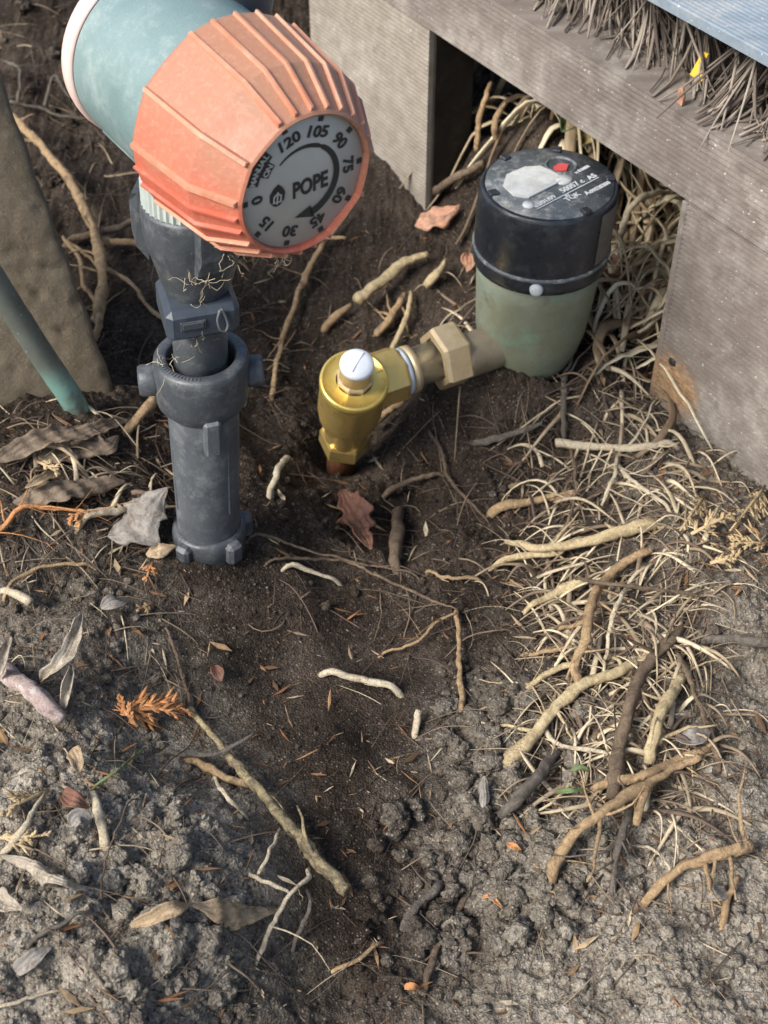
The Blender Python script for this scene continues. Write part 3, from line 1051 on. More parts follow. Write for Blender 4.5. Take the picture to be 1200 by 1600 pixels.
# sweeping arrow
mb = MB()
vs, fs = [], []
n = 40
for i in range(n + 1):
    a = math.radians(133 - (133 + 78) * i / n)
    hw = .0003 + .0015 * (i / n) ** .7
    if 34 < i / n * 100 < 36:
        hw *= .6
    for r in (.0158 - hw, .0158 + hw):
        vs.append(MT @ Vector((r * math.cos(a), r * math.sin(a), ZP)))
for i in range(n):
    fs.append((2 * i, 2 * i + 1, 2 * i + 3, 2 * i + 2))
mb.add(vs, fs, .5, False)
a = math.radians(-77)
hd = [(.0158 + .0031, -74), (.0156, -106), (.0158 - .0034, -74)]
mb.add([MT @ Vector((r * math.cos(math.radians(q)), r * math.sin(math.radians(q)), ZP)) for r, q in hd], [(0, 1, 2)], .5, False)
build('arrow', mb, M_PRINT, dial)
mb = text_into(MB(), 'POPE', .0100, MT @ Matrix.Translation((.0032, -.0026, ZP)), .0001, .00032, .72)
build('wordmark', mb, M_PRINT, dial)
mb = MB()
lp = [(0, .0052), (.0022, .0034), (.0036, .001), (.0033, -.0022), (.0016, -.0042), (0, -.0047), (-.0016, -.0042), (-.0033, -.0022), (-.0036, .001), (-.0022, .0034)]
ML = MT @ Matrix.Translation((-.0122, -.0016, 0)) @ Matrix.Rotation(math.radians(-6), 4, 'Z')
mb.prism(lp, ZP - .0001, ZP + .0001, ML)
lo = build('emblem', mb, M_PRINT, dial, fixn=True)
mb = MB()
for (x, h0, h1) in ((-.0016, -.0030, .0004), (0, -.0036, .0018), (.0016, -.0030, .0004)):
    mb.box((x, (h0 + h1) / 2, ZP + .00025), (.0006, h1 - h0, .0002), ML)
for (x, y, r) in ((-.0008, .0006, 40), (.0008, .0006, -40)):
    mb.box((0, 0, 0), (.0026, .0006, .0002), ML @ Matrix.Translation((x, y, ZP + .0003)) @ Matrix.Rotation(math.radians(r), 4, 'Z'))
mb.box((0, -.0026, ZP + .00028), (.0042, .0006, .0002), ML)
build('emblem_lines', mb, M_DIAL, dial)
# barrel behind the knob
mb = MB()
mb.lathe([(.0350, -.052), (.0385, -.056), (.0390, -.060), (.0390, -.104), (.0386, -.1150)], MT, 80, close=False)
bar = build('barrel', mb, M_TEAL, timer, fixn=True)
mb = MB()
mb.lathe([(.0386, -.1156), (.0397, -.1160), (.0401, -.1200), (.0394, -.1240), (.0365, -.1262), (.0001, -.1275)], MT, 80, close=False)
build('back_ring', mb, M_PINK, bar, fixn=True)
mb = MB()
Mz = MT @ Matrix.Rotation(math.radians(228), 4, 'Z')
mb.box((.0390, 0, -.086), (.0018, .009, .056), Mz, bev=.0008)
build('seam_rib', mb, M_TEAL, bar)
# outlet: neck, knurled nut
mb = MB()
mb.lathe([(.0150, .21), (.0150, .262)], MR, 40)
build('outlet_neck', mb, M_TEAL, timer, fixn=True)
mb = MB()
prof, seg = [], 132
vs, fs = [], []
for (r, z, kn) in [(.0170, .2262, 0), (.0214, .2262, 0), (.0224, .2275, 1), (.0224, .2395, 1), (.0214, .2405, 0), (.0150, .2405, 0)]:
    for k in range(seg):
        a = 2 * math.pi * k / seg
        rr = r + (kn * .0009 if (k % 3) == 0 else 0)
        vs.append(MR @ Vector((rr * math.cos(a), rr * math.sin(a), z)))
for i in range(5):
    for k in range(seg):
        fs.append((i * seg + k, i * seg + (k + 1) % seg, (i + 1) * seg + (k + 1) % seg, (i + 1) * seg + k))
mb.add(vs, fs, .5, False)
build('knurled_nut', mb, M_NUT, timer, fixn=True)
# inlet coupling on top
mb = MB()
mb.lathe([(.0120, .296), (.0165, .298), (.0175, .303), (.0175, .338), (.0150, .342), (.0110, .343), (.0110, .40)], Matrix.Translation((-.064, .574, 0)), 40)
build('inlet_coupling', mb, M_CLIP, timer, fixn=True)

# old cobweb and dried grass caught under the knob and on the coupling
mb = MB()
def fuzz(c, rad, n, r, L):
    for _ in range(n):
        p = Vector(c) + Vector([random.gauss(0, rad) for _ in range(3)])
        dv = Vector([random.gauss(0, 1) for _ in range(3)]).normalized()
        pts = [p.copy()]
        for k in range(6):
            dv = (dv + Vector([random.gauss(0, .45) for _ in range(3)])).normalized()
            p = p + dv * L / 6
            pts.append(p.copy())
        mb.tube(pts, r, 3, random.uniform(.5, 1))
fuzz(MT @ Vector((-.012, -.0325, -.004)), .0022, 16, .00010, .007)
fuzz(MT @ Vector((-.024, -.030, -.012)), .0030, 10, .00010, .009)
fuzz(MR @ Vector((.006, -.0245, .200)), .0030, 22, .00014, .011)
fuzz(MR @ Vector((.0, -.0150, .161)), .0040, 16, .00010, .009)
fuzz(MR @ Vector((-.016, -.012, .142)), .0030, 10, .00014, .010)
build('cobweb', mb, M_STRAWGRASS, timer)['kind'] = 'stuff'

# ------------------------------------------------------------------ water meter
WC = at_z(822, 575, .0); WX, WY = WC.x + .0015, .700
meter = thing('water_meter', 'green brass water meter with black register head beside the fascia notch', 'water meter', (WX, WY, -.01))
MW = Matrix.Translation((WX - .0025, WY, 0)) @ Matrix(((1, 0, .035, 0), (0, 1, 0, 0), (0, 0, 1, 0), (0, 0, 0, 1)))   # leans slightly right
mb = MB()
mb.lathe([(.0200, -.005), (.0270, .012), (.0315, .024), (.0340, .036), (.0352, .050), (.0366, .070), (.0380, .0905)], MW, 64)
wb = build('body', mb, M_METER, meter, fixn=True)
mb = MB()
mb.lathe([(.0374, .0850), (.0398, .0855), (.0402, .0885), (.0402, .0935), (.0396, .0950), (.0398, .0962), (.0401, .0980), (.0401, .1270), (.0397, .1325), (.0390, .1345), (.0372, .1350), (.0370, .1335), (.0001, .1335)], MW, 72, close=False)
hs = build('register_housing', mb, M_BLACK, meter, fixn=True)
mb = MB()
mb.lathe([(.0396, .0938), (.0408, .0942), (.0410, .0952), (.0406, .0962), (.0396, .0965)], MW, 72, close=False)
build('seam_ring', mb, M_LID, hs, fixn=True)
mb = MB()   # taupe stripe down the side
vs, fs = [], []
for j, z in enumerate((.0985, .0995, .120, .1325)):
    for i in range(9):
        a = math.radians(-47 + 27 * i / 8)
        r = .0404 if 0 < j else .0401
        vs.append(MW @ Vector((r * math.cos(a), r * math.sin(a), z)))
for j in range(3):
    for i in range(8):
        fs.append((j * 9 + i, j * 9 + i + 1, j * 9 + i + 10, j * 9 + i + 9))
mb.add(vs, fs)
build('stripe', mb, M_STRIPE, hs)
mb = MB()   # seal screw below the seam
a = math.radians(-98)
mb.lathe([(.0001, .0030), (.0025, .0030), (.0036, .0020), (.0040, 0)], frame(MW @ Vector((.0400 * math.cos(a), .0400 * math.sin(a), .0898)), (math.cos(a), math.sin(a), 0)), 16, close=False)
build('seal_screw', mb, M_WHITE_PRINT, hs, fixn=True)
mb = MB()
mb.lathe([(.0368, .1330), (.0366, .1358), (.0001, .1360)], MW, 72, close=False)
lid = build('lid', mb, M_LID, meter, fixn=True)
for a in (5, 78, 133, 200, 300):
    an = math.radians(a)
    mb = MB()
    mb.box((.0350, 0, .1350), (.0055, .0052, .0050), MW @ Matrix.Rotation(an, 4, 'Z'), bev=.0006)
    build('notch_block', mb, M_BLACK, lid)
TA = math.radians(41)          # print runs along this direction on the lid
MLID = MW @ Matrix.Translation((0, 0, .1363)) @ Matrix.Rotation(TA, 4, 'Z')
mb = MB()
win = [(-.026, .003), (-.022, -.0035), (.006, -.0035), (.0085, .000), (.0075, .0145), (.000, .020), (-.014, .021), (-.0235, .014)]
mb.prism(win, -.0006, .0005, MLID)
wn = build('counter_window', mb, M_WINDOW, lid, fixn=True)
mb = MB(); mb.box((-.007, -.0042, .0004), (.030, .0011, .0012), MLID, bev=.0003)
build('window_edge', mb, M_WHITE_PRINT, wn)
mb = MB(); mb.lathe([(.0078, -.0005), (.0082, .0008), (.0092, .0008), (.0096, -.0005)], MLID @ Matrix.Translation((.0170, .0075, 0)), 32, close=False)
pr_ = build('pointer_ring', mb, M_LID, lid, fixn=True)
mb = MB(); mb.prism([(-.006, -.0015), (-.001, -.0050), (.005, -.001), (.0015, .0032), (-.004, .0025)], -.0002, .0009, MLID @ Matrix.Translation((.0155, .0060, 0)))
build('pointer', mb, M_RED, pr_, fixn=True)
mb = MB(); mb.lathe([(.0044, -.0004), (.0042, .0006), (.0001, .0009)], MLID @ Matrix.Translation((.0072, -.0040, 0)) @ Matrix.Scale(1.25, 4, (1, 0, 0)), 24, close=False)
build('disc', mb, M_WINDOW, lid, fixn=True)
mb = MB(); mb.lathe([(.0034, -.0004), (.0032, .0006), (.0001, .0009)], MLID @ Matrix.Translation((-.0262, -.0090, 0)), 24, close=False)
build('disc', mb, M_WHITE_PRINT, lid, fixn=True)
for (t, x, y, sz) in (('03/01/09', -.0170, -.0128, .0046), ('50057 c', .0060, -.0118, .0056), ('AS', .0215, -.0125, .0056), ('TQK', -.0020, -.0198, .0052),
                      ('A', .0070, -.0225, .0046), ('09520200', .0170, -.0230, .0040), ('x 0.0001', .0232, -.0035, .0034), ('N', -.0032, -.0172, .0036)):
    mb = text_into(MB(), t, sz, MLID @ Matrix.Translation((x, y, .0001)), .00012, .00012)
    build('lettering', mb, M_WHITE_PRINT, lid)
mb = MB(); mb.box((-.001, -.0155, .0001), (.050, .0006, .0003), MLID)
build('printed_line', mb, M_WHITE_PRINT, lid)

# outlet tail, union nut, pressure valve
VC = Vector((-.0195, .6450, .0215))
AXV = Vector((.10, -.36, .93)).normalized()
T0 = at_z(775, 540, .030); T1 = at_z(625, 592, .0285)
TD = (T1 - T0).normalized()
mb = MB()
Mtail = frame(T0 - TD * .045, TD)
mb.lathe([(.0170, 0), (.0158, .03), (.0138, .044), (.0136, .0660), (.0136, .074)], Mtail, 36)
build('outlet_tail', mb, M_PIPEBROWN, meter, fixn=True)
def hexp(r):
    return [(r, 0)]
N0 = at_z(700, 556, .030)
valve = thing('pressure_valve', 'brass pressure valve with white cap and hex union joined to the water meter', 'valve', VC)
def at_s(s):
    return N0 + TD * s
mb = MB()
Mn = frame(at_s(-.0085), TD, (0, 0, 1))
mb.lathe([(.0150, -.001), (.0188, .0), (.0204, .002), (.0204, .0155), (.0192, .0178), (.0150, .0182), (.0142, .0165), (.0125, .0165)], Mn, 6, close=False, smooth=False, a0=.35)
un = build('union_nut', mb, M_BRASS_DULL, valve, fixn=True)
mb = MB()
Mn2 = frame(at_s(.006), TD, (0, 0, 1))
mb.lathe([(.0122, -.004), (.0122, .026), (.0128, .027), (.0128, .030)], Mn2, 32)
build('tail_pipe', mb, M_STEEL, valve, fixn=True)
mb = MB()
mb.lathe([(.0126, .0182), (.0146, .0185), (.0148, .0225), (.0128, .0230)], Mn2, 32, close=False)
build('seal_ring', mb, M_BRASS_DULL, valve, fixn=True)
mb = MB()
mb.lathe([(.0126, .0235), (.0144, .0238), (.0146, .0262), (.0126, .0266)], Mn2, 32, close=False)
build('thread_tape', mb, M_TAPE, valve, fixn=True)
mb = MB()
Mn3 = frame(at_s(.0335), TD, (0, 0, 1))
mb.lathe([(.0120, -.001), (.0160, -.0002), (.0172, .0015), (.0172, .020), (.0150, .026), (.0120, .03)], Mn3, 8, close=False, smooth=False, a0=.2)
build('inlet_socket', mb, M_BRASS, valve, fixn=True)
MV = frame(VC, AXV, TD)
mb = MB()
mb.lathe([(.0136, -.050), (.0140, -.040), (.0152, -.032), (.0162, -.026), (.0185, -.020), (.0196, -.012), (.0198, .014), (.0197, .0185)], MV, 56)
vb = build('body', mb, M_BRASS, valve, fixn=True)
mb = MB()
mb.lathe([(.0190, .0150), (.0203, .0165), (.0206, .0195), (.0202, .0222), (.0186, .0230), (.0184, .0222), (.0110, .0228)], MV, 64, close=False)
build('bonnet', mb, M_BRASS_FACE, valve, fixn=True)
mb = MB()
mb.lathe([(.0108, .0215), (.0112, .0262), (.0104, .0270), (.0086, .0275)], MV, 8, close=False, smooth=False)
mb.lathe([(.0094, .0270), (.0090, .0385), (.0088, .0392)], MV, 32, smooth=True)
st = build('stem', mb, M_BRASS_DULL, valve, fixn=True)
mb = MB()
mb.lathe([(.0070, .0380), (.0098, .0384), (.0101, .0396), (.0100, .0412), (.0090, .0424), (.0060, .0432), (.0001, .0436)], MV, 40, close=False)
wc_ = build('cap', mb, M_CAP, valve, fixn=True)
mb = MB()
mb.box((0, 0, .0437), (.0145, .0009, .0004), MV @ Matrix.Rotation(math.radians(38), 4, 'Z'), bev=.0001)
build('cap_slot', mb, M_CAP, wc_)
mb = MB()
mb.lathe([(.0120, -.044), (.0150, -.0445), (.0164, -.047), (.0164, -.0600), (.0152, -.0625), (.0118, -.063)], MV, 6, close=False, smooth=False, a0=.5)
build('outlet_nut', mb, M_BRASS, valve, fixn=True)
mb = MB()
pc = [MV @ Vector((0, 0, -.060)), MV @ Vector((0, 0, -.075)), MV @ Vector((.001, .004, -.10))]
mb.tube(pc, .0098, 20)
build('outlet_pipe', mb, leaf_material('rusty_copper', (.12, .045, .02), (.20, .08, .035), .5), valve)

# ------------------------------------------------------------------ roots, twigs and sticks
def px_path(pts, lift, step=.0025, jit=.00055):
    out = []
    n = len(pts)
    for i, p in enumerate(pts):
        l = p[2] if len(p) > 2 else lift
        out.append(hit(p[0], p[1], l))
    return smooth_path(out, step, jit)
def root_mesh(pts, rpx0, rpx1, lift=.003, branches=0, knob=.12, sides=11, bl=(.012, .042)):
    path = px_path(pts, lift)
    for e, src in ((0, pts[0]), (-1, pts[-1])):
        if (src[2] if len(src) > 2 else lift) <= .0065 and len(path) > 4:      # ends that go back into the soil
            nb2 = path[1] if e == 0 else path[-2]
            dv = (path[e] - nb2).normalized()
            ext = [path[e] + dv * (.0035 * k) - Vector((0, 0, .0011 * k * k + .001 * k)) for k in range(1, 4)]
            path = ext[::-1] + path if e == 0 else path + ext
    d = depth_of(path[len(path) // 2])
    r0, r1 = rpx0 * .78 / F * d, rpx1 * .78 / F * d
    n = len(path)
    rad = []
    k1, k2 = random.uniform(0, 6), random.uniform(0, 6)
    e0, e1 = random.choice([.65, .8, 1.0]), random.choice([.6, .8, 1.0])
    for i in range(n):
        t = i / max(1, n - 1)
        r = r0 + (r1 - r0) * t
        r *= 1 + knob * math.sin(k1 + i * .55) * math.sin(k2 + i * .23) + knob * .5 * random.uniform(-1, 1)
        r *= 1 + .12 * max(0, math.sin(k2 * 3 + i * .31)) ** 6
        r *= min(1.0, e0 + 2.4 * t, e1 + 2.4 * (1 - t))
        rad.append(max(r, .0003))
    mb = MB()
    mb.tube(path, rad, sides, lump=.13)
    for b in range(branches):
        i = random.randrange(1, n - 1)
        p = path[i]
        t = (path[min(i + 1, n - 1)] - path[i - 1]).normalized()
        side = Vector((random.uniform(-1, 1), random.uniform(-1, 1), random.uniform(-.35, .45))).normalized()
        dv = (side + t * random.uniform(-.4, .8)).normalized()
        L = random.uniform(*bl)
        q, bp = p.copy(), [p.copy()]
        for k in range(5):
            q = q + dv * (L / 5)
            dv = (dv + Vector([random.uniform(-.35, .35) for _ in range(3)])).normalized()
            q.z = max(q.z, height(q.x, q.y) + .0005)
            bp.append(q.copy())
        rb = min(rad[i] * random.uniform(.15, .5), .0016)
        mb.tube(bp, [rb * (1 - .13 * k) for k in range(6)], 5)
    return mb, path
def root(name, label, cat, mat, pts, r0, r1, lift=.003, branches=0, group=None, **kw):
    mb, path = root_mesh(pts, r0, r1, lift, branches * 2 + (2 if name == 'root' and branches else 0), **kw)
    c = sum(path, Vector()) / len(path)
    o = build(name, mb, mat, origin=c)
    return tag(o, label, cat, group)

R = root
# left, behind the riser
R('root', 'long curved brown root running down beside the concrete footing', 'root', M_TAN, [(20,180,.02),(60,225,.02),(100,270,.02),(140,345,.018),(158,410,.015),(158,460,.01),(152,515,.003)], 8, 11, branches=2)
R('root', 'thin bent root dropping from the concrete edge left of the long curved root', 'root', M_TAN, [(98,370,.01),(125,405,.01),(132,445,.008),(147,470,.004),(148,500,.002)], 5, 4, branches=1)
R('root', 'horizontal root reaching behind the tap timer coupling, lower of two', 'root', M_TAN, [(150,376,.01),(230,378,.012),(330,376,.014),(420,372,.012),(540,372,.01)], 7, 6)
R('root', 'slanting root behind the timer coupling, upper of two', 'root', M_BROWN, [(115,372,.006),(165,362,.012),(215,345,.014),(280,330,.01)], 8, 6)
R('rootlet', 'pale forked rootlet left of the riser clip', 'root', M_TAN, [(168,420,.006),(205,445,.008),(232,480,.006),(262,506,.006)], 4.5, 3.5, branches=1)
R('rootlet', 'pale rootlet rising from the footing beside the long curved root', 'root', M_TAN, [(105,378,.010),(135,398,.010),(152,415,.010)], 4, 3)
R('root', 'tan root stump poking out beside the riser collar lug', 'root', M_TAN, [(205,665,.006),(230,636,.008),(255,610,.008)], 9, 11)
R('twig', 'upright grey forked twig near the top left corner', 'twig', M_GREYR, [(28,160,.01),(32,128,.014),(30,105,.016),(5,95,.012)], 4, 2.5, branches=2)
R('twig', 'fine level grey twig crossing the dark soil left of the timer', 'twig', M_GREYR, [(15,158,.01),(60,168,.012),(95,182,.012),(150,186,.008)], 3, 2, branches=3)
R('twig', 'short grey twig on dark soil under the timer barrel', 'twig', M_GREYR, [(70,165,.012),(85,120,.02),(110,155,.014)], 3.5, 2.5)
# between riser and meter
R('root', 'brown root hanging below the dial down to the dark hollow', 'root', M_TAN, [(545,330,.012),(520,360,.014),(495,395,.012),(470,450,.012),(445,520,.010),(432,575,.008),(425,615,.003)], 6.5, 4.5, branches=2)
R('root', 'thick cut yellow root pointing down left between dial and meter', 'root', M_PALE, [(668,398,.010),(630,412,.014),(595,440,.016),(557,470,.014)], 8, 12, knob=.06)
R('root', 'stubby yellow root tip below the salmon leaf', 'root', M_PALE, [(698,405,.010),(682,425,.010),(664,447,.008)], 5, 9)
R('root', 'pale broken root ending above the valve cap, left of two', 'root', M_TAN, [(632,458,.010),(612,490,.012),(588,525,.010)], 6, 8, branches=1)
R('rootlet', 'slender pale root leaning behind the valve cap', 'root', M_PALE, [(642,455,.012),(632,500,.014),(610,550,.012),(598,575,.008)], 5.5, 5)
R('rootlet', 'small horn-shaped root tip left of the valve cap', 'root', M_TAN, [(548,475,.010),(525,495,.010),(505,518,.008)], 5, 8)
R('root', 'short root stub below the valve socket', 'root', M_TAN, [(628,628,.016),(602,648,.018),(580,665,.016)], 6, 8)
R('root', 'pale bent root stub standing right of the riser base', 'root', M_STRAW, [(422,778,.0),(428,750,.012),(438,728,.018),(450,716,.018)], 6, 6.5)
R('rootlet', 'thin dark root beneath the outlet tail', 'root', M_BROWN, [(670,672,.008),(690,705,.010),(700,745,.010),(735,785,.008),(755,805,.005)], 4, 3, branches=3)
R('stick', 'weathered split stick under the meter, right of the dark hollow', 'stick', M_GREYR, [(740,692,.008),(790,680,.010),(848,660,.008)], 8, 5, branches=1)
R('twig', 'pinkish twig fragment below the valve', 'twig', M_BROWN, [(607,768,.006),(645,750,.008),(685,740,.006)], 6, 4)
R('wood_chip', 'upright dark wood chip below the valve', 'wood chip', M_BROWN, [(622,800,.006),(620,840,.006),(618,880,.004)], 13, 12, knob=.05)
# hollow
R('rootlet', 'long thin reddish rootlet crossing the hollow from the riser base', 'root', M_BROWN, [(400,835,.006),(470,855,.008),(560,880,.008),(640,893,.005)], 2.6, 2)
R('rootlet', 'long thin reddish rootlet below its twin, running towards the brown twig', 'root', M_BROWN, [(430,873,.006),(530,876,.007),(600,905,.007),(660,930,.007),(715,952,.008)], 3, 2.5)
R('straw', 'pale cut straw with a white tip near the riser base', 'straw', M_STRAW, [(457,882,.004),(485,893,.006),(522,905,.006)], 5, 3.5)
R('straw', 'pale cut straw lying in the middle of the hollow', 'straw', M_STRAW, [(518,1049,.006),(565,1062,.006),(612,1073,.006)], 6.5, 7, knob=.05)
R('twig', 'upright orange-brown twig in the middle of the hollow', 'twig', M_TAN, [(713,960,.006),(717,1020,.006),(722,1095,.004)], 4.5, 6)
R('rootlet', 'curled orange rootlet above the brown twig', 'root', M_TAN, [(672,892,.004),(695,903,.008),(745,904,.004)], 3.5, 3)
R('rootlet', 'forked tan rootlet joining the top of the brown twig', 'root', M_TAN, [(600,1020,.003),(650,1005,.006),(685,970,.008),(712,958,.008)], 3, 3, branches=1)
R('rootlet', 'short pale peg standing in the lower hollow', 'root', M_STRAW, [(655,1110,.008),(650,1138,.003)], 7, 6)
# right hand bank
R('root', 'straight pale root lying level below the panel corner', 'root', M_STRAW, [(868,692,.008),(930,700,.010),(990,701,.008),(1045,692,.004)], 9, 6, branches=2, knob=.05)
R('root', 'yellow-brown root lying level below the meter', 'root', M_TAN, [(782,792,.006),(830,782,.008),(895,770,.004)], 9, 7, knob=.08)
R('root', 'thick pale yellow forked root, topmost of the bank tangle', 'root', M_PALE, [(790,847,.008),(840,857,.012),(890,852,.014),(950,836,.012),(1012,820,.006)], 6, 14, branches=2, knob=.06)
R('root', 'lower prong of the pale yellow forked root', 'root', M_PALE, [(790,873,.006),(830,866,.010),(880,862,.010)], 6, 8, knob=.06)
R('root', 'orange-tan root arching down from the pale yellow root', 'root', M_TAN, [(1018,858,.008),(970,885,.014),(938,915,.016),(922,960,.018),(912,1005,.018),(897,1035,.016),(905,1068,.012)], 10, 9, branches=4, knob=.08)
R('root', 'thick tan root diving into the hollow below the orange-tan root', 'root', M_PALE, [(1010,1030,.004),(960,1050,.010),(905,1072,.012),(860,1115,.012),(830,1155,.010),(800,1182,.002)], 9, 15, branches=2, knob=.08)
R('stick', 'dark grey cut stick pointing down left into the hollow', 'stick', M_GREYR, [(868,1178,.006),(830,1225,.012),(780,1276,.012)], 12, 12, knob=.05)
R('root', 'long grey-brown root descending through the tangle', 'root', M_BROWN, [(1060,985,.006),(1010,1040,.012),(985,1100,.016),(968,1170,.016),(955,1245,.010)], 11, 14, branches=5, knob=.09)
R('root', 'short swollen pale root right of the grey-brown root', 'root', M_PALE, [(1062,1062,.006),(1040,1100,.014),(1024,1145,.016),(1016,1190,.010)], 12, 12, branches=2, knob=.1)
R('root', 'orange root crossing above the long dark root', 'root', M_TAN, [(925,1235,.012),(950,1222,.016),(1000,1213,.016),(1050,1190,.012),(1100,1172,.006)], 8, 10, branches=1, knob=.08)
R('root', 'long tan root curving down left into the clods', 'root', M_TAN, [(1095,1182,.008),(1040,1205,.014),(985,1240,.018),(925,1280,.018),(885,1322,.014),(862,1362,.006)], 10, 12, branches=3, knob=.08)
R('root', 'reddish root on pale sand in the lower right', 'root', M_TAN, [(1175,1320,.008),(1120,1335,.010),(1065,1355,.010),(1018,1398,.006)], 13, 8, branches=2, knob=.06)
R('root', 'dim grey root below the crossing orange root', 'root', M_GREYR, [(985,1255,.008),(970,1310,.010),(960,1370,.006)], 9, 6, branches=3)
R('root', 'pale stub hanging under the crossing orange root', 'root', M_TAN, [(1018,1215,.012),(1005,1250,.012),(994,1290,.010)], 10, 8)
R('twig', 'dark slender twig lying across the root tangle', 'twig', M_BROWN, [(900,905,.020),(960,913,.022),(1030,922,.016),(1095,932,.008)], 4.5, 4)
R('stick', 'flat grey stick at the right edge', 'stick', M_GREYR, [(1112,998,.006),(1160,1000,.008),(1215,1006,.008)], 8, 11, knob=.05)
R('rootlet', 'cream root loop beside the orange-tan root', 'root', M_STRAW, [(985,905,.010),(965,945,.014),(950,1000,.014),(945,1030,.010)], 4.5, 4, branches=2)
R('rootlet', 'tangled cream root looping under the thick tan root', 'root', M_STRAW, [(840,1125,.008),(865,1160,.010),(905,1170,.010),(950,1180,.010)], 5, 4, branches=2)
R('rootlet', 'branching white root below the level pale root', 'root', M_STRAW, [(965,715,.006),(960,745,.010),(940,790,.008)], 4.5, 4, branches=2)
R('rootlet', 'slanting white root right of the branching white root', 'root', M_STRAW, [(965,730,.008),(1000,760,.010),(1042,790,.006)], 4, 4, branches=2)
R('rootlet', 'dark hanging rootlet left of the branching white root', 'root', M_BROWN, [(893,700,.008),(900,760,.010),(885,820,.008),(868,845,.006)], 4, 2.5, branches=2)
R('root', 'upright grey root between meter and level pale root', 'root', M_GREYR, [(885,575,.010),(880,625,.012),(882,680,.006)], 6, 5, branches=2)
R('root', 'broad flat tan root tip at the hollow side of the tangle', 'root', M_PALE, [(835,942,.006),(870,925,.010),(910,905,.010)], 6, 11)
R('rootlet', 'orange side root fingering left into the hollow, upper', 'root', M_TAN, [(870,982,.006),(895,978,.010),(925,970,.012)], 4, 5)
R('rootlet', 'orange side root fingering left into the hollow, lower', 'root', M_TAN, [(822,1022,.004),(850,1020,.008),(895,1012,.012)], 4, 5.5)
R('rootlet', 'tan rootlet bundle below the orange side roots', 'root', M_PALE, [(830,1070,.004),(865,1050,.008),(900,1035,.012)], 5, 6, branches=3)
R('rootlet', 'slender brown root running down right of the swollen pale root', 'root', M_BROWN, [(1058,1020,.008),(1085,1080,.012),(1105,1130,.010),(1120,1175,.006)], 5, 6, branches=2)
R('rootlet', 'white broken rootlet on the clods near the reddish root', 'root', M_STRAW, [(998,1322,.004),(1025,1330,.008),(1048,1362,.006)], 3.5, 3)
R('root', 'short tan root below the flat sandy patch at lower right', 'root', M_TAN, [(1150,1375,.006),(1140,1400,.006),(1133,1422,.004)], 5, 7)
# lower left
R('stick', 'long mottled yellow stick slanting down the soil slope', 'stick', M_LICHEN, [(300,1110,.004),(340,1160,.008),(385,1215,.010),(430,1265,.010),(480,1325,.010),(542,1392,.007)], 6, 13, knob=.09, branches=1)
R('twig', 'thin dark twig leading up from the mottled stick', 'twig', M_BROWN, [(262,985,.003),(280,1040,.004),(297,1100,.004)], 2.5, 4)
R('root', 'pale stub joining the mottled stick from the left', 'root', M_TAN, [(305,1188,.005),(345,1210,.008),(390,1228,.008)], 8, 9)
R('rootlet', 'white curved rootlet under the mottled stick', 'root', M_STRAW, [(335,1215,.006),(352,1245,.010),(378,1268,.006)], 4, 4)
R('twig', 'grey twig crossing the mottled stick', 'twig', M_GREYR, [(265,1175,.004),(330,1178,.012),(398,1145,.014)], 5, 4)
R('rootlet', 'pale hooked root below the mottled stick', 'root', M_STRAW, [(405,1492,.004),(435,1430,.010),(460,1392,.014),(480,1372,.014),(482,1358,.010)], 4, 5, branches=1)
R('rootlet', 'pale root meeting the hooked root from the left', 'root', M_STRAW, [(400,1370,.004),(430,1385,.010),(455,1398,.012)], 4, 4)
R('straw', 'straight pale straw leaning left of the hooked root', 'straw', M_STRAW, [(405,1362,.004),(420,1330,.012),(437,1295,.012)], 3.5, 3.5, knob=.03)
R('rootlet', 'grey curved root right of the hooked root', 'root', M_GREYR, [(480,1390,.010),(482,1425,.010),(460,1475,.004)], 4, 5)
R('straw', 'pale cut stub left of the riser base', 'straw', M_STRAW, [(140,803,.006),(170,799,.008),(197,795,.008)], 8, 8, knob=.04)
R('twig', 'orange dead twig running to the left edge', 'twig', M_ORANGE, [(-5,832,.006),(35,792,.008),(80,795,.010),(140,800,.008)], 6, 3, branches=4)
R('stick', 'peeling pinkish-white bark stick at the left edge', 'stick', root_material('peeling_bark', (.66, .60, .55), (.46, .35, .31), (.24, .14, .12), .35), [(5,1048,.006),(50,1082,.010),(98,1125,.008)], 22, 15, knob=.06, sides=14)
R('straw', 'cut cream stub on the left soil bank', 'straw', M_STRAW, [(8,922,.006),(28,930,.008),(48,942,.008)], 7, 9, knob=.04)
R('rootlet', 'brown twig arching over the left soil bank', 'root', M_TAN, [(18,910,.004),(70,885,.010),(138,882,.006)], 4, 3)
R('straw', 'flat dry grass stalk at the lower left', 'straw', M_STRAW, [(8,1330,.006),(40,1290,.010),(70,1238,.008)], 8, 4, knob=.04)
R('wood_chip', 'upright split wood chip on the left mound', 'wood chip', M_STRAW, [(146,1238,.008),(155,1275,.008),(164,1315,.006)], 10, 9, knob=.04)
R('grass_blade', 'thin green grass blade on the left slope', 'grass blade', M_GREEN, [(150,1227,.004),(185,1200,.012),(228,1168,.010)], 3, 2, knob=.02)
R('rootlet', 'fine red-brown rootlet beside the wood chip', 'root', M_BROWN, [(158,1390,.004),(168,1330,.008),(200,1255,.006)], 2.5, 2)
R('rootlet', 'looping pale root over the sandy mound', 'root', M_GREYR, [(60,1462,.004),(100,1440,.006),(130,1422,.008),(158,1430,.004)], 4, 3.5, branches=1)
R('rootlet', 'pale root lying along the bottom left edge', 'root', M_STRAW, [(0,1572,.004),(40,1560,.006),(90,1548,.003)], 4, 3)
R('root', 'buried brown root rising near the bottom middle', 'root', M_BROWN, [(665,1540,.003),(685,1480,.006),(728,1405,.004)], 7, 6, branches=1)
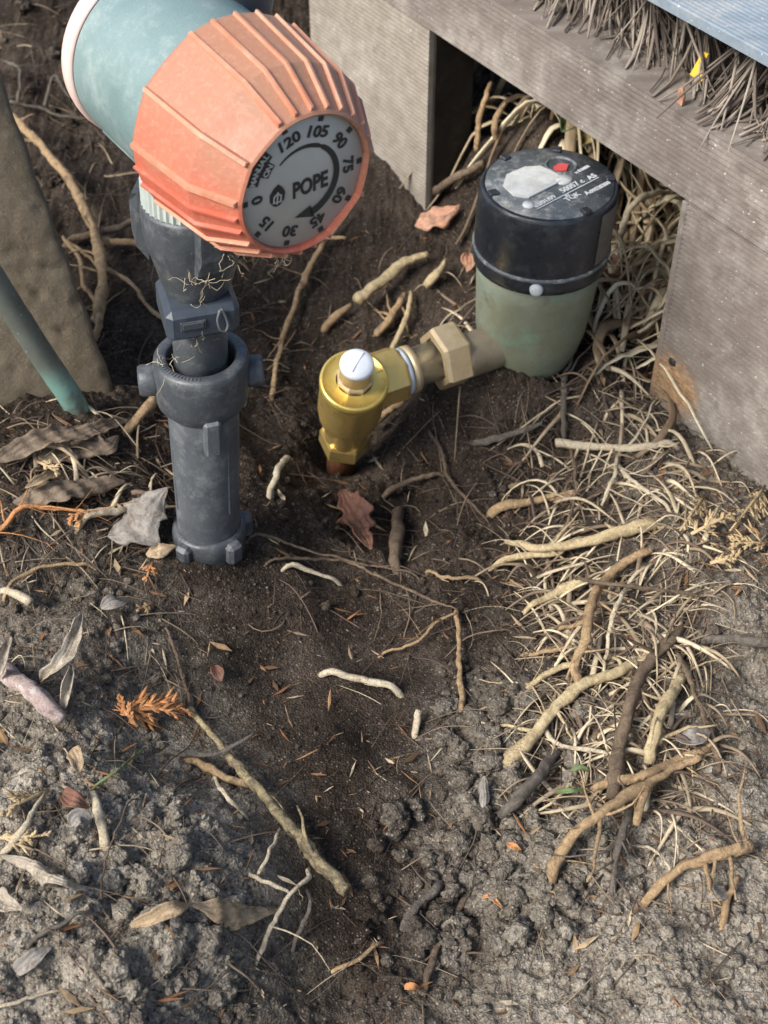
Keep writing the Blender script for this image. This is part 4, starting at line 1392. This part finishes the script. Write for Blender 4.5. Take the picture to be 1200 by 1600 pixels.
R('rootlet', 'orange rootlet near the bottom of the hollow', 'root', M_TAN, [(528,1513,.003),(560,1500,.006),(585,1478,.004)], 5, 3)
R('root', 'stubby grey root on the clods at lower middle', 'root', M_GREYR, [(640,1432,.004),(660,1405,.008),(682,1388,.005)], 8, 8)

# ------------------------------------------------------------------ leaves
def leaf_mesh(pts, wpx, lift, curl=.4, tilt=0.0, nw=13, tip=.9, ragged=.05, facing=True, thick=.0004):
    path = px_path(pts, lift, .0012, .00012)
    n = len(path)
    d = depth_of(path[n // 2])
    W = wpx / F * d
    c1, c2, c3 = [random.uniform(0, 6.28) for _ in range(3)]
    vs, fs = [], []
    for i, p in enumerate(path):
        t = i / (n - 1)
        tg = (path[min(i + 1, n - 1)] - path[max(i - 1, 0)]).normalized()
        view = (CAM - p).normalized()
        upn = (Vector((0, 0, 1)) + view * .8).normalized()
        sd_ = tg.cross(upn).normalized()
        nn = sd_.cross(tg).normalized()
        sd_ = (sd_ * math.cos(tilt) + nn * math.sin(tilt)).normalized()
        nn = sd_.cross(tg).normalized()
        wid = W * (math.sin(math.pi * min(1, max(0, t)) ** .8) ** .9) + .0008
        wid *= 1 + ragged * 2.2 * math.sin(i * .37 + c1) * math.sin(i * .16 + c2) + ragged * .35 * random.uniform(-1, 1)
        wl = wid * (1 + .22 * math.sin(i * .31 + c2) * math.sin(i * .41 + c1)); wr = wid * (1 + .22 * math.sin(i * .27 + c3) * math.sin(i * .36 + c2))
        for k in range(nw):
            a = (k / (nw - 1) - .5) * 2
            wid = wl if a < 0 else wr
            zz = curl * wid * (a * a) * (.6 + .4 * math.sin(i * .21 + c1)) + .10 * wid * math.sin(i * .45 + k * .8 + c2) * math.sin(i * .27 - k * 1.1 + c3) - .03 * wid * (abs(a) < .1) + a * wid * .22 * math.sin(i * .12 + c3)
            vs.append(p + sd_ * (a * wid * .5) + nn * zz)
    for i in range(n - 1):
        for k in range(nw - 1):
            a = i * nw + k
            fs.append((a, a + 1, a + 1 + nw, a + nw))
    mb = MB(); mb.add(vs, fs, .5, True)
    return mb, path
def leaf(label, mat, pts, wpx, lift=.005, name='dead_leaf', cat='leaf', group=None, **kw):
    mb, path = leaf_mesh(pts, wpx, lift, **kw)
    c = sum(path, Vector()) / len(path)
    o = build(name, mb, mat, origin=c)
    s = o.modifiers.new('thickness', 'SOLIDIFY'); s.thickness = .0005
    return tag(o, label, cat, group)
leaf('long brown strap leaf lying below the copper pipe', M_LEAF_BROWN, [(-10,722,.008),(60,690,.012),(130,676,.012),(200,655,.010)], 34, curl=.35)
leaf('broad brown leaf under the long strap leaf', M_LEAF_BROWN, [(60,715,.004),(120,700,.008),(165,695,.008),(185,680,.006)], 46, curl=-.25)
leaf('wide olive-brown leaf on the left bank', M_LEAF_BROWN, [(20,785,.006),(80,765,.010),(150,757,.010),(195,752,.006)], 42, curl=-.3)
leaf('pale dry leaf flake on the left bank', M_LEAF_TAN, [(40,762,.012),(70,748,.014),(95,735,.012)], 18)
leaf('grey twisted leaf leaning on the riser base', M_LEAF_GREY, [(168,838,.006),(205,822,.014),(232,790,.022),(262,762,.026)], 66, curl=-.3, ragged=.12)
leaf('tan leaf tucked under the riser base', M_LEAF_TAN, [(228,866,.006),(252,858,.008),(275,852,.006)], 30, curl=-.2)
leaf('dry folded leaf with a pale rim on the lower left mound', M_LEAF_TAN, [(300,1412,.014),(345,1420,.012),(390,1425,.010),(438,1422,.004)], 34, curl=-.35)
leaf('narrow curled leaf end left of the folded leaf', M_LEAF_TAN, [(203,1447,.010),(240,1436,.014),(275,1420,.016),(300,1410,.014)], 16, curl=.5)
leaf('red-brown leaf hanging in the hollow under the valve', M_LEAF_RED, [(535,765,.012),(552,800,.014),(568,835,.010),(580,858,.006)], 48, curl=.25, ragged=.14)
leaf('salmon pink leaf at the foot of the pale post', M_LEAF_SALMON, [(648,352,.010),(675,340,.016),(705,328,.016),(718,320,.014)], 36, curl=-.35)
leaf('rust coloured leaf on the left side of the meter', M_LEAF_SALMON, [(733,395,.010),(733,410,.010),(730,424,.008)], 20)
leaf('dark red leaf right of the meter', M_LEAF_RED, [(945,450,.012),(955,425,.016),(962,390,.02)], 26)
leaf('white curled strip leaf standing on the left bank', M_LEAF_PALE, [(65,1065,.006),(95,1035,.018),(115,1000,.026),(128,960,.030)], 22, curl=1.1)
leaf('pale leaf scrap beside the peeling stick', M_LEAF_PALE, [(98,1108,.008),(108,1070,.016),(112,1040,.020)], 13, curl=1.0)
leaf('grey leaf tip at the left edge above the peeling stick', M_LEAF_PALE, [(-6,1060,.012),(4,1030,.020),(16,995,.024)], 18, curl=.9)
leaf('white bleached leaf strip at the lower left edge', M_LEAF_PALE, [(-5,1335,.010),(45,1350,.014),(90,1372,.012),(138,1390,.006)], 22, curl=-.8)
leaf('pale leaf corner at the lower left edge', M_LEAF_PALE, [(-10,1395,.012),(10,1410,.014),(34,1420,.010)], 24)
leaf('amber leaf scrap on the left slope', M_LEAF_TAN, [(112,1170,.008),(120,1188,.010),(124,1205,.006)], 26)
leaf('maroon leaf scrap beside the wood chip', M_LEAF_RED, [(98,1240,.008),(118,1250,.010),(140,1262,.006)], 28)
leaf('grey leaf scrap among dry grass on the mound', M_LEAF_GREY, [(112,1290,.010),(125,1275,.014),(142,1285,.010)], 26)
leaf('faint grey leaf pressed flat in the sandy mound', M_LEAF_GREY, [(25,1520,.004),(50,1498,.006),(80,1480,.003)], 26)
leaf('pale grey leaf scrap at the right of the tangle', M_LEAF_GREY, [(1055,1150,.010),(1080,1152,.014),(1110,1142,.010)], 30)
leaf('small grey leaf in the lower right sand', M_LEAF_GREY, [(1105,1400,.005),(1120,1398,.007),(1135,1390,.004)], 20)
leaf('dark narrow leaf pod half buried in the clods', M_LEAF_GREY, [(756,1212,.008),(757,1240,.010),(756,1268,.006)], 17, curl=-.5)
leaf('small yellow leaf above the meter lid', M_LEAF_YELLOW, [(905,225,.02),(925,215,.03),(945,222,.03)], 14)
leaf('bright green leaf behind the meter', M_GREEN, [(878,205,.02),(890,196,.03),(903,208,.03)], 22)
leaf('grey shard of bark on the left slope', M_LEAF_GREY, [(158,950,.006),(178,940,.008),(200,938,.005)], 24)
leaf('tiny green shoot in the clods under the tangle', M_GREEN, [(868,1238,.006),(890,1235,.012),(918,1232,.008)], 4, name='seedling', cat='seedling')
leaf('tiny green shoot leaf above its twin in the clods', M_GREEN, [(892,1203,.010),(905,1199,.014),(920,1204,.010)], 5, name='seedling', cat='seedling')
leaf('orange leaf curl on the clods near the bottom', M_ORANGE, [(750,1405,.006),(765,1400,.010),(785,1418,.006)], 6)
leaf('orange leaf chip at the bottom edge of the hollow', M_ORANGE, [(632,1543,.005),(645,1540,.007),(658,1546,.004)], 7)
leaf('orange chip beside the white peg in the clods', M_ORANGE, [(792,1318,.006),(803,1322,.008),(814,1328,.005)], 6)
leaf('amber flake on the smooth slope', M_LEAF_RED, [(335,1040,.003),(341,1052,.004),(346,1064,.003)], 14)

# ------------------------------------------------------------------ dead conifer fronds
def frond_mesh(p0, p1, nb, blen, spread=.9, seed=0, r=.0009, lift=.006):
    rnd = random.Random(seed)
    a, b = hit(p0[0], p0[1], lift), hit(p1[0], p1[1], lift * 1.4)
    mb = MB()
    ax = b - a
    L = ax.length
    ax.normalize()
    sd_ = ax.cross(Vector((0, -.5, .85))).normalized()
    nn = sd_.cross(ax)
    pts = [a + ax * (L * t) + nn * (.003 * math.sin(t * 3)) for t in (0, .25, .5, .75, 1)]
    mb.tube(pts, [r * 1.1, r, r, r * .8, r * .5], 6, lump=.2)
    for k in range(nb):
        t = .08 + .9 * k / nb
        s = 1 if k % 2 else -1
        if rnd.random() < .18:
            continue
        base = a + ax * (L * t) + nn * (.003 * math.sin(t * 3))
        ln = blen * (1 - .65 * t) * rnd.uniform(.35, 1.3)
        dv = (ax * rnd.uniform(.7, 1.5) + sd_ * (s * spread * rnd.uniform(.4, 1.1)) + nn * rnd.uniform(-.3, .4)).normalized()
        bp = [base + dv * (ln * q) + ax * (ln * .18 * q * q) for q in (0, .33, .66, 1)]
        mb.tube(bp, [r * .9, r * 1.15, r * 1.0, r * .4], 5, flat=.55, lump=.25)
        for m in range(3):
            q = .25 + .22 * m
            b2 = base + dv * (ln * q)
            d2 = (dv + sd_ * s * -.6 * (1 if m % 2 else -1) + nn * rnd.uniform(-.1, .25)).normalized()
            l2 = ln * .45 * rnd.uniform(.7, 1.2)
            mb.tube([b2, b2 + d2 * l2 * .5, b2 + d2 * l2], [r * .8, r * .95, r * .35], 4, flat=.55, lump=.25)
    return mb, (a + b) / 2
def frond(label, mat, p0, p1, nb, blen, seed, **kw):
    mb, c = frond_mesh(p0, p1, nb, blen, seed=seed, **kw)
    return tag(build('conifer_frond', mb, mat, origin=c), label, 'frond')
frond('bright orange dead conifer frond on the dark slope', M_ORANGE, (188,1112), (286,1105), 16, .016, 3, r=.0011)
frond('small orange frond tip touching the bright orange frond', M_ORANGE, (215,1135), (185,1095), 8, .009, 4)
frond('orange frond scrap at the tip of the cut stub', M_ORANGE, (138,800), (105,812), 8, .010, 5)
frond('orange frond on dark soil below the riser base', M_ORANGE, (240,880), (228,910), 6, .007, 6)
frond('curled brown frond lower on the slope below the riser', M_TAN, (240,945), (212,955), 7, .007, 7)
frond('straw coloured frond at the right edge under the panel', M_FRONDY, (1195,760), (1140,830), 12, .013, 8)
frond('straw frond lying flat right of the pale yellow root', M_FRONDY, (1080,835), (1150,800), 10, .012, 9)
frond('pale frond at the right edge, lower of the straw fronds', M_FRONDY, (1200,850), (1140,850), 10, .012, 10)
frond('dry frond below the pale right edge frond', M_FRONDY, (1110,880), (1150,872), 9, .010, 12)
frond('tan frond between panel and level pale root', M_FRONDY, (1100,775), (1062,830), 9, .011, 13)
frond('bleached frond at the left edge of the mound', M_FRONDY, (75,1235), (-5,1275), 9, .014, 14)
frond('bleached frond lower on the mound at the left edge', M_FRONDY, (-5,1310), (75,1305), 9, .013, 15)
frond('pale frond on the soil by the riser, under the leaves', M_FRONDY, (60,722), (95,742), 8, .010, 16, lift=.014)

# ------------------------------------------------------------------ little yellow tag among the bristles
q = FA + FD * -.032 - FN * .030 + Vector((0, 0, ZT + .010))
Mq = Matrix((FD, Vector((0, 0, 1)), FN)).transposed().to_4x4(); Mq.translation = q
mb = MB(); mb.prism([(-.006, -.007), (.003, -.0075), (.005, -.004), (.003, .003), (.0045, .009), (.001, .009), (-.002, .003)], -.0006, .0006, Mq)
o = build('yellow_tag', mb, M_YELLOW, fixn=True)
tag(o, 'torn yellow tag caught between the bristles', 'tag')
q = FA + FD * -.020 - FN * .006 + Vector((0, 0, ZT + .006))
Mq2 = Matrix((FD, Vector((0, 0, 1)), FN)).transposed().to_4x4(); Mq2.translation = q
mb = MB(); mb.prism([(-.002, -.005), (.002, -.0055), (.003, .0), (.001, .005), (-.002, .003)], -.0006, .0008, Mq2)
o = build('leaf_scrap', mb, M_LEAF_SALMON, fixn=True)
tag(o, 'small orange leaf scrap hanging below the yellow tag', 'leaf')

# ------------------------------------------------------------------ fine litter nobody could count
def walk(p, L, n, lift, curv, up=.0):
    th = random.uniform(0, 2 * math.pi)
    pts = []
    x, y = p.x, p.y
    dth = random.gauss(0, curv)
    ph = random.uniform(0, 6)
    for i in range(n):
        t = i / (n - 1)
        pts.append(Vector((x, y, height(x, y))))
        th += dth + random.gauss(0, curv * .9)
        x += math.cos(th) * L / n; y += math.sin(th) * L / n
    za, zb = pts[0].z - .001, pts[-1].z - .0005
    for i, p_ in enumerate(pts):
        t = i / (n - 1)
        p_.z = max(p_.z - .0006, za + (zb - za) * t + lift * math.sin(math.pi * t) * (.8 + .2 * math.sin(ph + 3 * t)))
    for i in range(1, n - 1):
        pts[i].z = max(pts[i].z, (pts[i - 1].z + pts[i + 1].z) / 2)
    return pts
def clear_of(p):
    """keep litter off the deck, the riser and the meter"""
    if (p - FA).dot(FN) < .004 and (p - FA).dot(FD) > -.01:
        return False
    if (p - FA).dot(FN) < .004 and (p - FA).dot(FD) < -.238:
        return False
    if math.hypot(p.x - RX, p.y - RY) < .026 or math.hypot(p.x - WX, p.y - WY) < .040:
        return False
    return True
def scatter(regs):
    for (x0, y0, x1, y1, n) in regs:
        for _ in range(n):
            p = hit(random.uniform(x0, x1), random.uniform(y0, y1), 0)
            if clear_of(p) and p.z < .2:
                yield p
mb = MB()
for p in scatter([(780,660,1200,1000,330),(800,950,1130,1320,380),(420,640,820,1000,130),(0,640,260,900,190),(0,880,300,1200,110),
                  (0,1180,420,1600,110),(560,1000,820,1600,80),(820,1250,1200,1600,110),(0,0,220,360,170),(360,380,760,700,130),(830,440,1060,680,260),(150,340,420,620,90)]):
    mb.tube(walk(p, random.uniform(.012, .05), 9, random.uniform(.001, .007), random.choice([.01, .03, .06, .14])), (lambda r_: [r_ * (1 - .08 * q_) for q_ in range(9)])(random.choice([.00015, .00022, .0003, .00045, .0006])), 4, random.betavariate(1.6, 2.0), lump=.2)
o = build('fine_rootlets', mb, M_FIBRE)
o['kind'] = 'stuff'; tag(o, 'mat of hair-fine rootlets spread over the dug soil', 'rootlets')
mb = MB()
for p in scatter([(850,930,1100,1270,360),(830,700,1120,960,190),(700,440,760,560,20),(850,500,1030,660,60),(20,650,250,800,40)]):
    r = random.choice([.0005, .0007, .0009, .0012, .0018])
    mb.tube(walk(p, random.uniform(.02, .055), 10, random.uniform(.003, .014), random.choice([.01, .02, .05, .10])), [r * (1 - .085 * k) for k in range(10)], 6, random.betavariate(3.0, 1.0), lump=.12, flat=random.choice([.45, .7, 1.0]))
o = build('root_tangle', mb, M_FIBRE)
o['kind'] = 'stuff'; tag(o, 'tangle of pale thin roots matted on the right bank', 'roots')

# chaff: needles, splinters and leaf crumbs
mb = MB()
for p in scatter([(780,660,1200,1000,220),(1060,740,1200,930,170),(380,700,900,1600,260),(0,660,300,900,200),(0,900,260,1240,130),
                  (0,1200,400,1600,120),(830,1000,1200,1600,200),(380,340,760,640,120),(860,420,1050,640,160),(200,900,600,1300,90)]):
    th = random.uniform(0, 6.28)
    L = random.choice([.002, .003, .004, .006, .009, .013])
    W = L * random.choice([.05, .07, .1, .14, .25])
    d = Vector((math.cos(th), math.sin(th), random.uniform(-.3, .4))).normalized()
    s = Vector((-math.sin(th), math.cos(th), random.uniform(-.4, .4))).normalized()
    nn = d.cross(s)
    c = p + Vector((0, 0, random.uniform(.0006, .003)))
    b_ = random.uniform(-.2, .3) * L
    th_ = Vector((0, 0, .0004))
    top = [c - d * L / 2, c - s * W / 2 - d * L * .1 + nn * b_ * .3, c + d * L / 2 + nn * b_, c + s * W / 2 + d * L * .08 + nn * b_ * .4]
    mb.add(top + [v - th_ for v in top], [(0, 1, 2), (0, 2, 3), (4, 6, 5), (4, 7, 6), (0, 4, 5, 1), (1, 5, 6, 2), (2, 6, 7, 3), (3, 7, 4, 0)], random.random(), False)
o = build('dry_chaff', mb, M_CHAFF)
o['kind'] = 'stuff'; tag(o, 'scattered needles and leaf crumbs on the soil', 'litter')

# strap leaf litter behind and right of the meter
def strap(mb, p, L, W, val, rise, twist, th=None):
    th = random.uniform(0, 6.28) if th is None else th
    n = 12
    pts, x, y = [], p.x, p.y
    dth = random.gauss(0, twist * random.choice([.15, .4, 1.0]))
    for i in range(n):
        t = i / (n - 1)
        pts.append(Vector((x, y, height(x, y) + .002 + rise * math.sin(math.pi * (t * .9 + .05)))))
        th += dth
        x += math.cos(th) * L / n; y += math.sin(th) * L / n
    rad = [W * (.35 + .65 * math.sin(math.pi * (i / (n - 1) * .85 + .1))) for i in range(n)]
    mb.tube(pts, rad, 6, val, flat=.25, lump=.15)
mb = MB()
for _ in range(330):
    k = random.random()
    if k < .45:
        s, o_ = random.uniform(-.235, -.06), random.uniform(-.30, -.035)
    elif k < .8:
        s, o_ = random.uniform(-.11, -.012), random.uniform(-.16, .03)
    else:
        s, o_ = random.uniform(-.08, -.01), random.uniform(-.03, .05)
    p = FA + FD * s + FN * o_
    if math.hypot(p.x - WX, p.y - WY) < .050:
        continue
    strap(mb, p, random.uniform(.04, .11), random.uniform(.0012, .0042), random.betavariate(2.2, 1.5) if o_ < -.03 or s > -.1 else random.betavariate(1.5, 2), random.uniform(.003, .05 if o_ < 0 else .02), .14, random.gauss(math.atan2(FD.y, FD.x) + 1.9, .9))
o = build('strap_leaf_litter', mb, M_STRAWGRASS)
o['kind'] = 'stuff'; tag(o, 'matted dry strap leaves around and behind the water meter', 'leaf litter')
mb = MB()
for _ in range(260):
    p = FA + FD * random.uniform(-.215, -.03) + FN * random.uniform(-.22, -.045)
    if math.hypot(p.x - WX, p.y - WY) < .050:
        continue
    strap(mb, p, random.uniform(.03, .09), random.uniform(.001, .0050), random.betavariate(1.8, 1.6), random.uniform(.003, .035), .10)
o = build('leaf_heap', mb, M_STRAWGRASS)
o['kind'] = 'stuff'; tag(o, 'brown leaf heap under the deck behind the meter', 'leaf litter')
# individually visible strap curls right of the meter
for (lab, pts, r0, mt) in (('pale looping strap leaf right of the black meter head', [(1000,440,.01),(992,410,.03),(1020,385,.035),(1058,368,.03)], 6, M_STRAW),
                           ('pale strap leaf arching out of the notch beside the meter', [(965,400,.02),(975,350,.05),(1000,310,.05),(1055,300,.03)], 7, M_STRAW),
                           ('cream strap leaf lowest of those in the notch', [(1045,395,.02),(1010,420,.025),(985,450,.02)], 6, M_STRAW),
                           ('brown strap leaf curling up behind the meter', [(745,235,.01),(748,190,.03),(760,150,.05),(768,130,.05)], 6, M_TAN),
                           ('tan strap leaf right of the brown one behind the meter', [(780,225,.01),(775,190,.04),(790,160,.05)], 7, M_TAN),
                           ('brown dry stalk lying from post to meter', [(675,300,.01),(710,280,.02),(755,255,.02)], 9, M_BROWN)):
    R('strap_leaf', lab, 'leaf', mt, pts, r0, r0 * .8, knob=.05)

# soil crumbs
def ico():
    t = (1 + 5 ** .5) / 2
    v = np.array([(-1, t, 0), (1, t, 0), (-1, -t, 0), (1, -t, 0), (0, -1, t), (0, 1, t), (0, -1, -t), (0, 1, -t), (t, 0, -1), (t, 0, 1), (-t, 0, -1), (-t, 0, 1)], float)
    v /= np.linalg.norm(v[0])
    f = [(0, 11, 5), (0, 5, 1), (0, 1, 7), (0, 7, 10), (0, 10, 11), (1, 5, 9), (5, 11, 4), (11, 10, 2), (10, 7, 6), (7, 1, 8), (3, 9, 4), (3, 4, 2), (3, 2, 6), (3, 6, 8), (3, 8, 9), (4, 9, 5), (2, 4, 11), (6, 2, 10), (8, 6, 7), (9, 8, 1)]
    return v, f
IV, IF = ico()
def sub(v, f):
    v = [tuple(p) for p in v]; cache = {}; out = []
    def mid(a, b):
        k = (min(a, b), max(a, b))
        if k not in cache:
            m = (np.array(v[a]) + np.array(v[b])) / 2
            v.append(tuple(m / np.linalg.norm(m))); cache[k] = len(v) - 1
        return cache[k]
    for a, b, c in f:
        ab, bc, ca = mid(a, b), mid(b, c), mid(c, a)
        out += [(a, ab, ca), (b, bc, ab), (c, ca, bc), (ab, bc, ca)]
    return np.array(v), out
IV2, IF2 = sub(IV, IF)
IV3, IF3 = sub(IV2, IF2)
mb = MB()
def crumb(p, r, lvl):
    v0, f0 = ((IV, IF), (IV2, IF2), (IV3, IF3))[lvl]
    sc = np.array([random.uniform(.75, 1.25), random.uniform(.75, 1.25), random.uniform(.6, 1.0)])
    v = v0 * (1 + rng.uniform(-.16, .16, (len(v0), 1))) * sc * r
    if lvl == 2:
        v *= (1 + .22 * np.sin(v0[:, :1] * 5 + random.uniform(0, 6)) * np.sin(v0[:, 1:2] * 6 + random.uniform(0, 6)) + .12 * np.sin(v0[:, 2:3] * 9 + random.uniform(0, 6)))
    a = random.uniform(0, 6.28); ca, sa = math.cos(a), math.sin(a)
    w_ = np.stack([v[:, 0] * ca - v[:, 1] * sa + p.x, v[:, 0] * sa + v[:, 1] * ca + p.y, v[:, 2] + p.z + r * .25], 1)
    mb.add(w_.tolist(), f0, min(1, max(0, dry_at(p.x, p.y) * .9 + random.uniform(-.15, .2))), lvl > 0)
for p in scatter([(0,900,300,1250,700),(0,1200,400,1600,4200),(680,1000,950,1500,900),(480,1250,800,1600,300),(850,1250,1200,1600,1800),
                  (780,650,1200,1000,800),(380,640,860,1000,700),(0,0,300,350,350),(0,660,280,880,400),(200,880,560,1200,350)]):
    crumb(p, random.choice([.0004, .0005, .0007, .0009, .0014]) * random.uniform(.7, 1.2), 0)
for p in scatter([(690,1030,920,1480,220),(0,1180,380,1600,70),(560,1250,760,1600,50),(850,1300,1200,1600,100),(800,650,1200,1000,90),(400,660,800,960,60),(0,900,260,1200,80)]):
    crumb(p, random.uniform(.0016, .0032), 1)
for p in scatter([(690,1040,920,1480,110),(180,1400,400,1600,22),(560,1250,800,1500,35),(0,1200,300,1450,8),(0,0,140,300,25)]):
    crumb(p, random.uniform(.003, .0062), 2)
o = build('soil_crumbs', mb, M_CRUMB)
o['kind'] = 'stuff'; tag(o, 'loose crumbs and clods of sandy soil', 'soil')
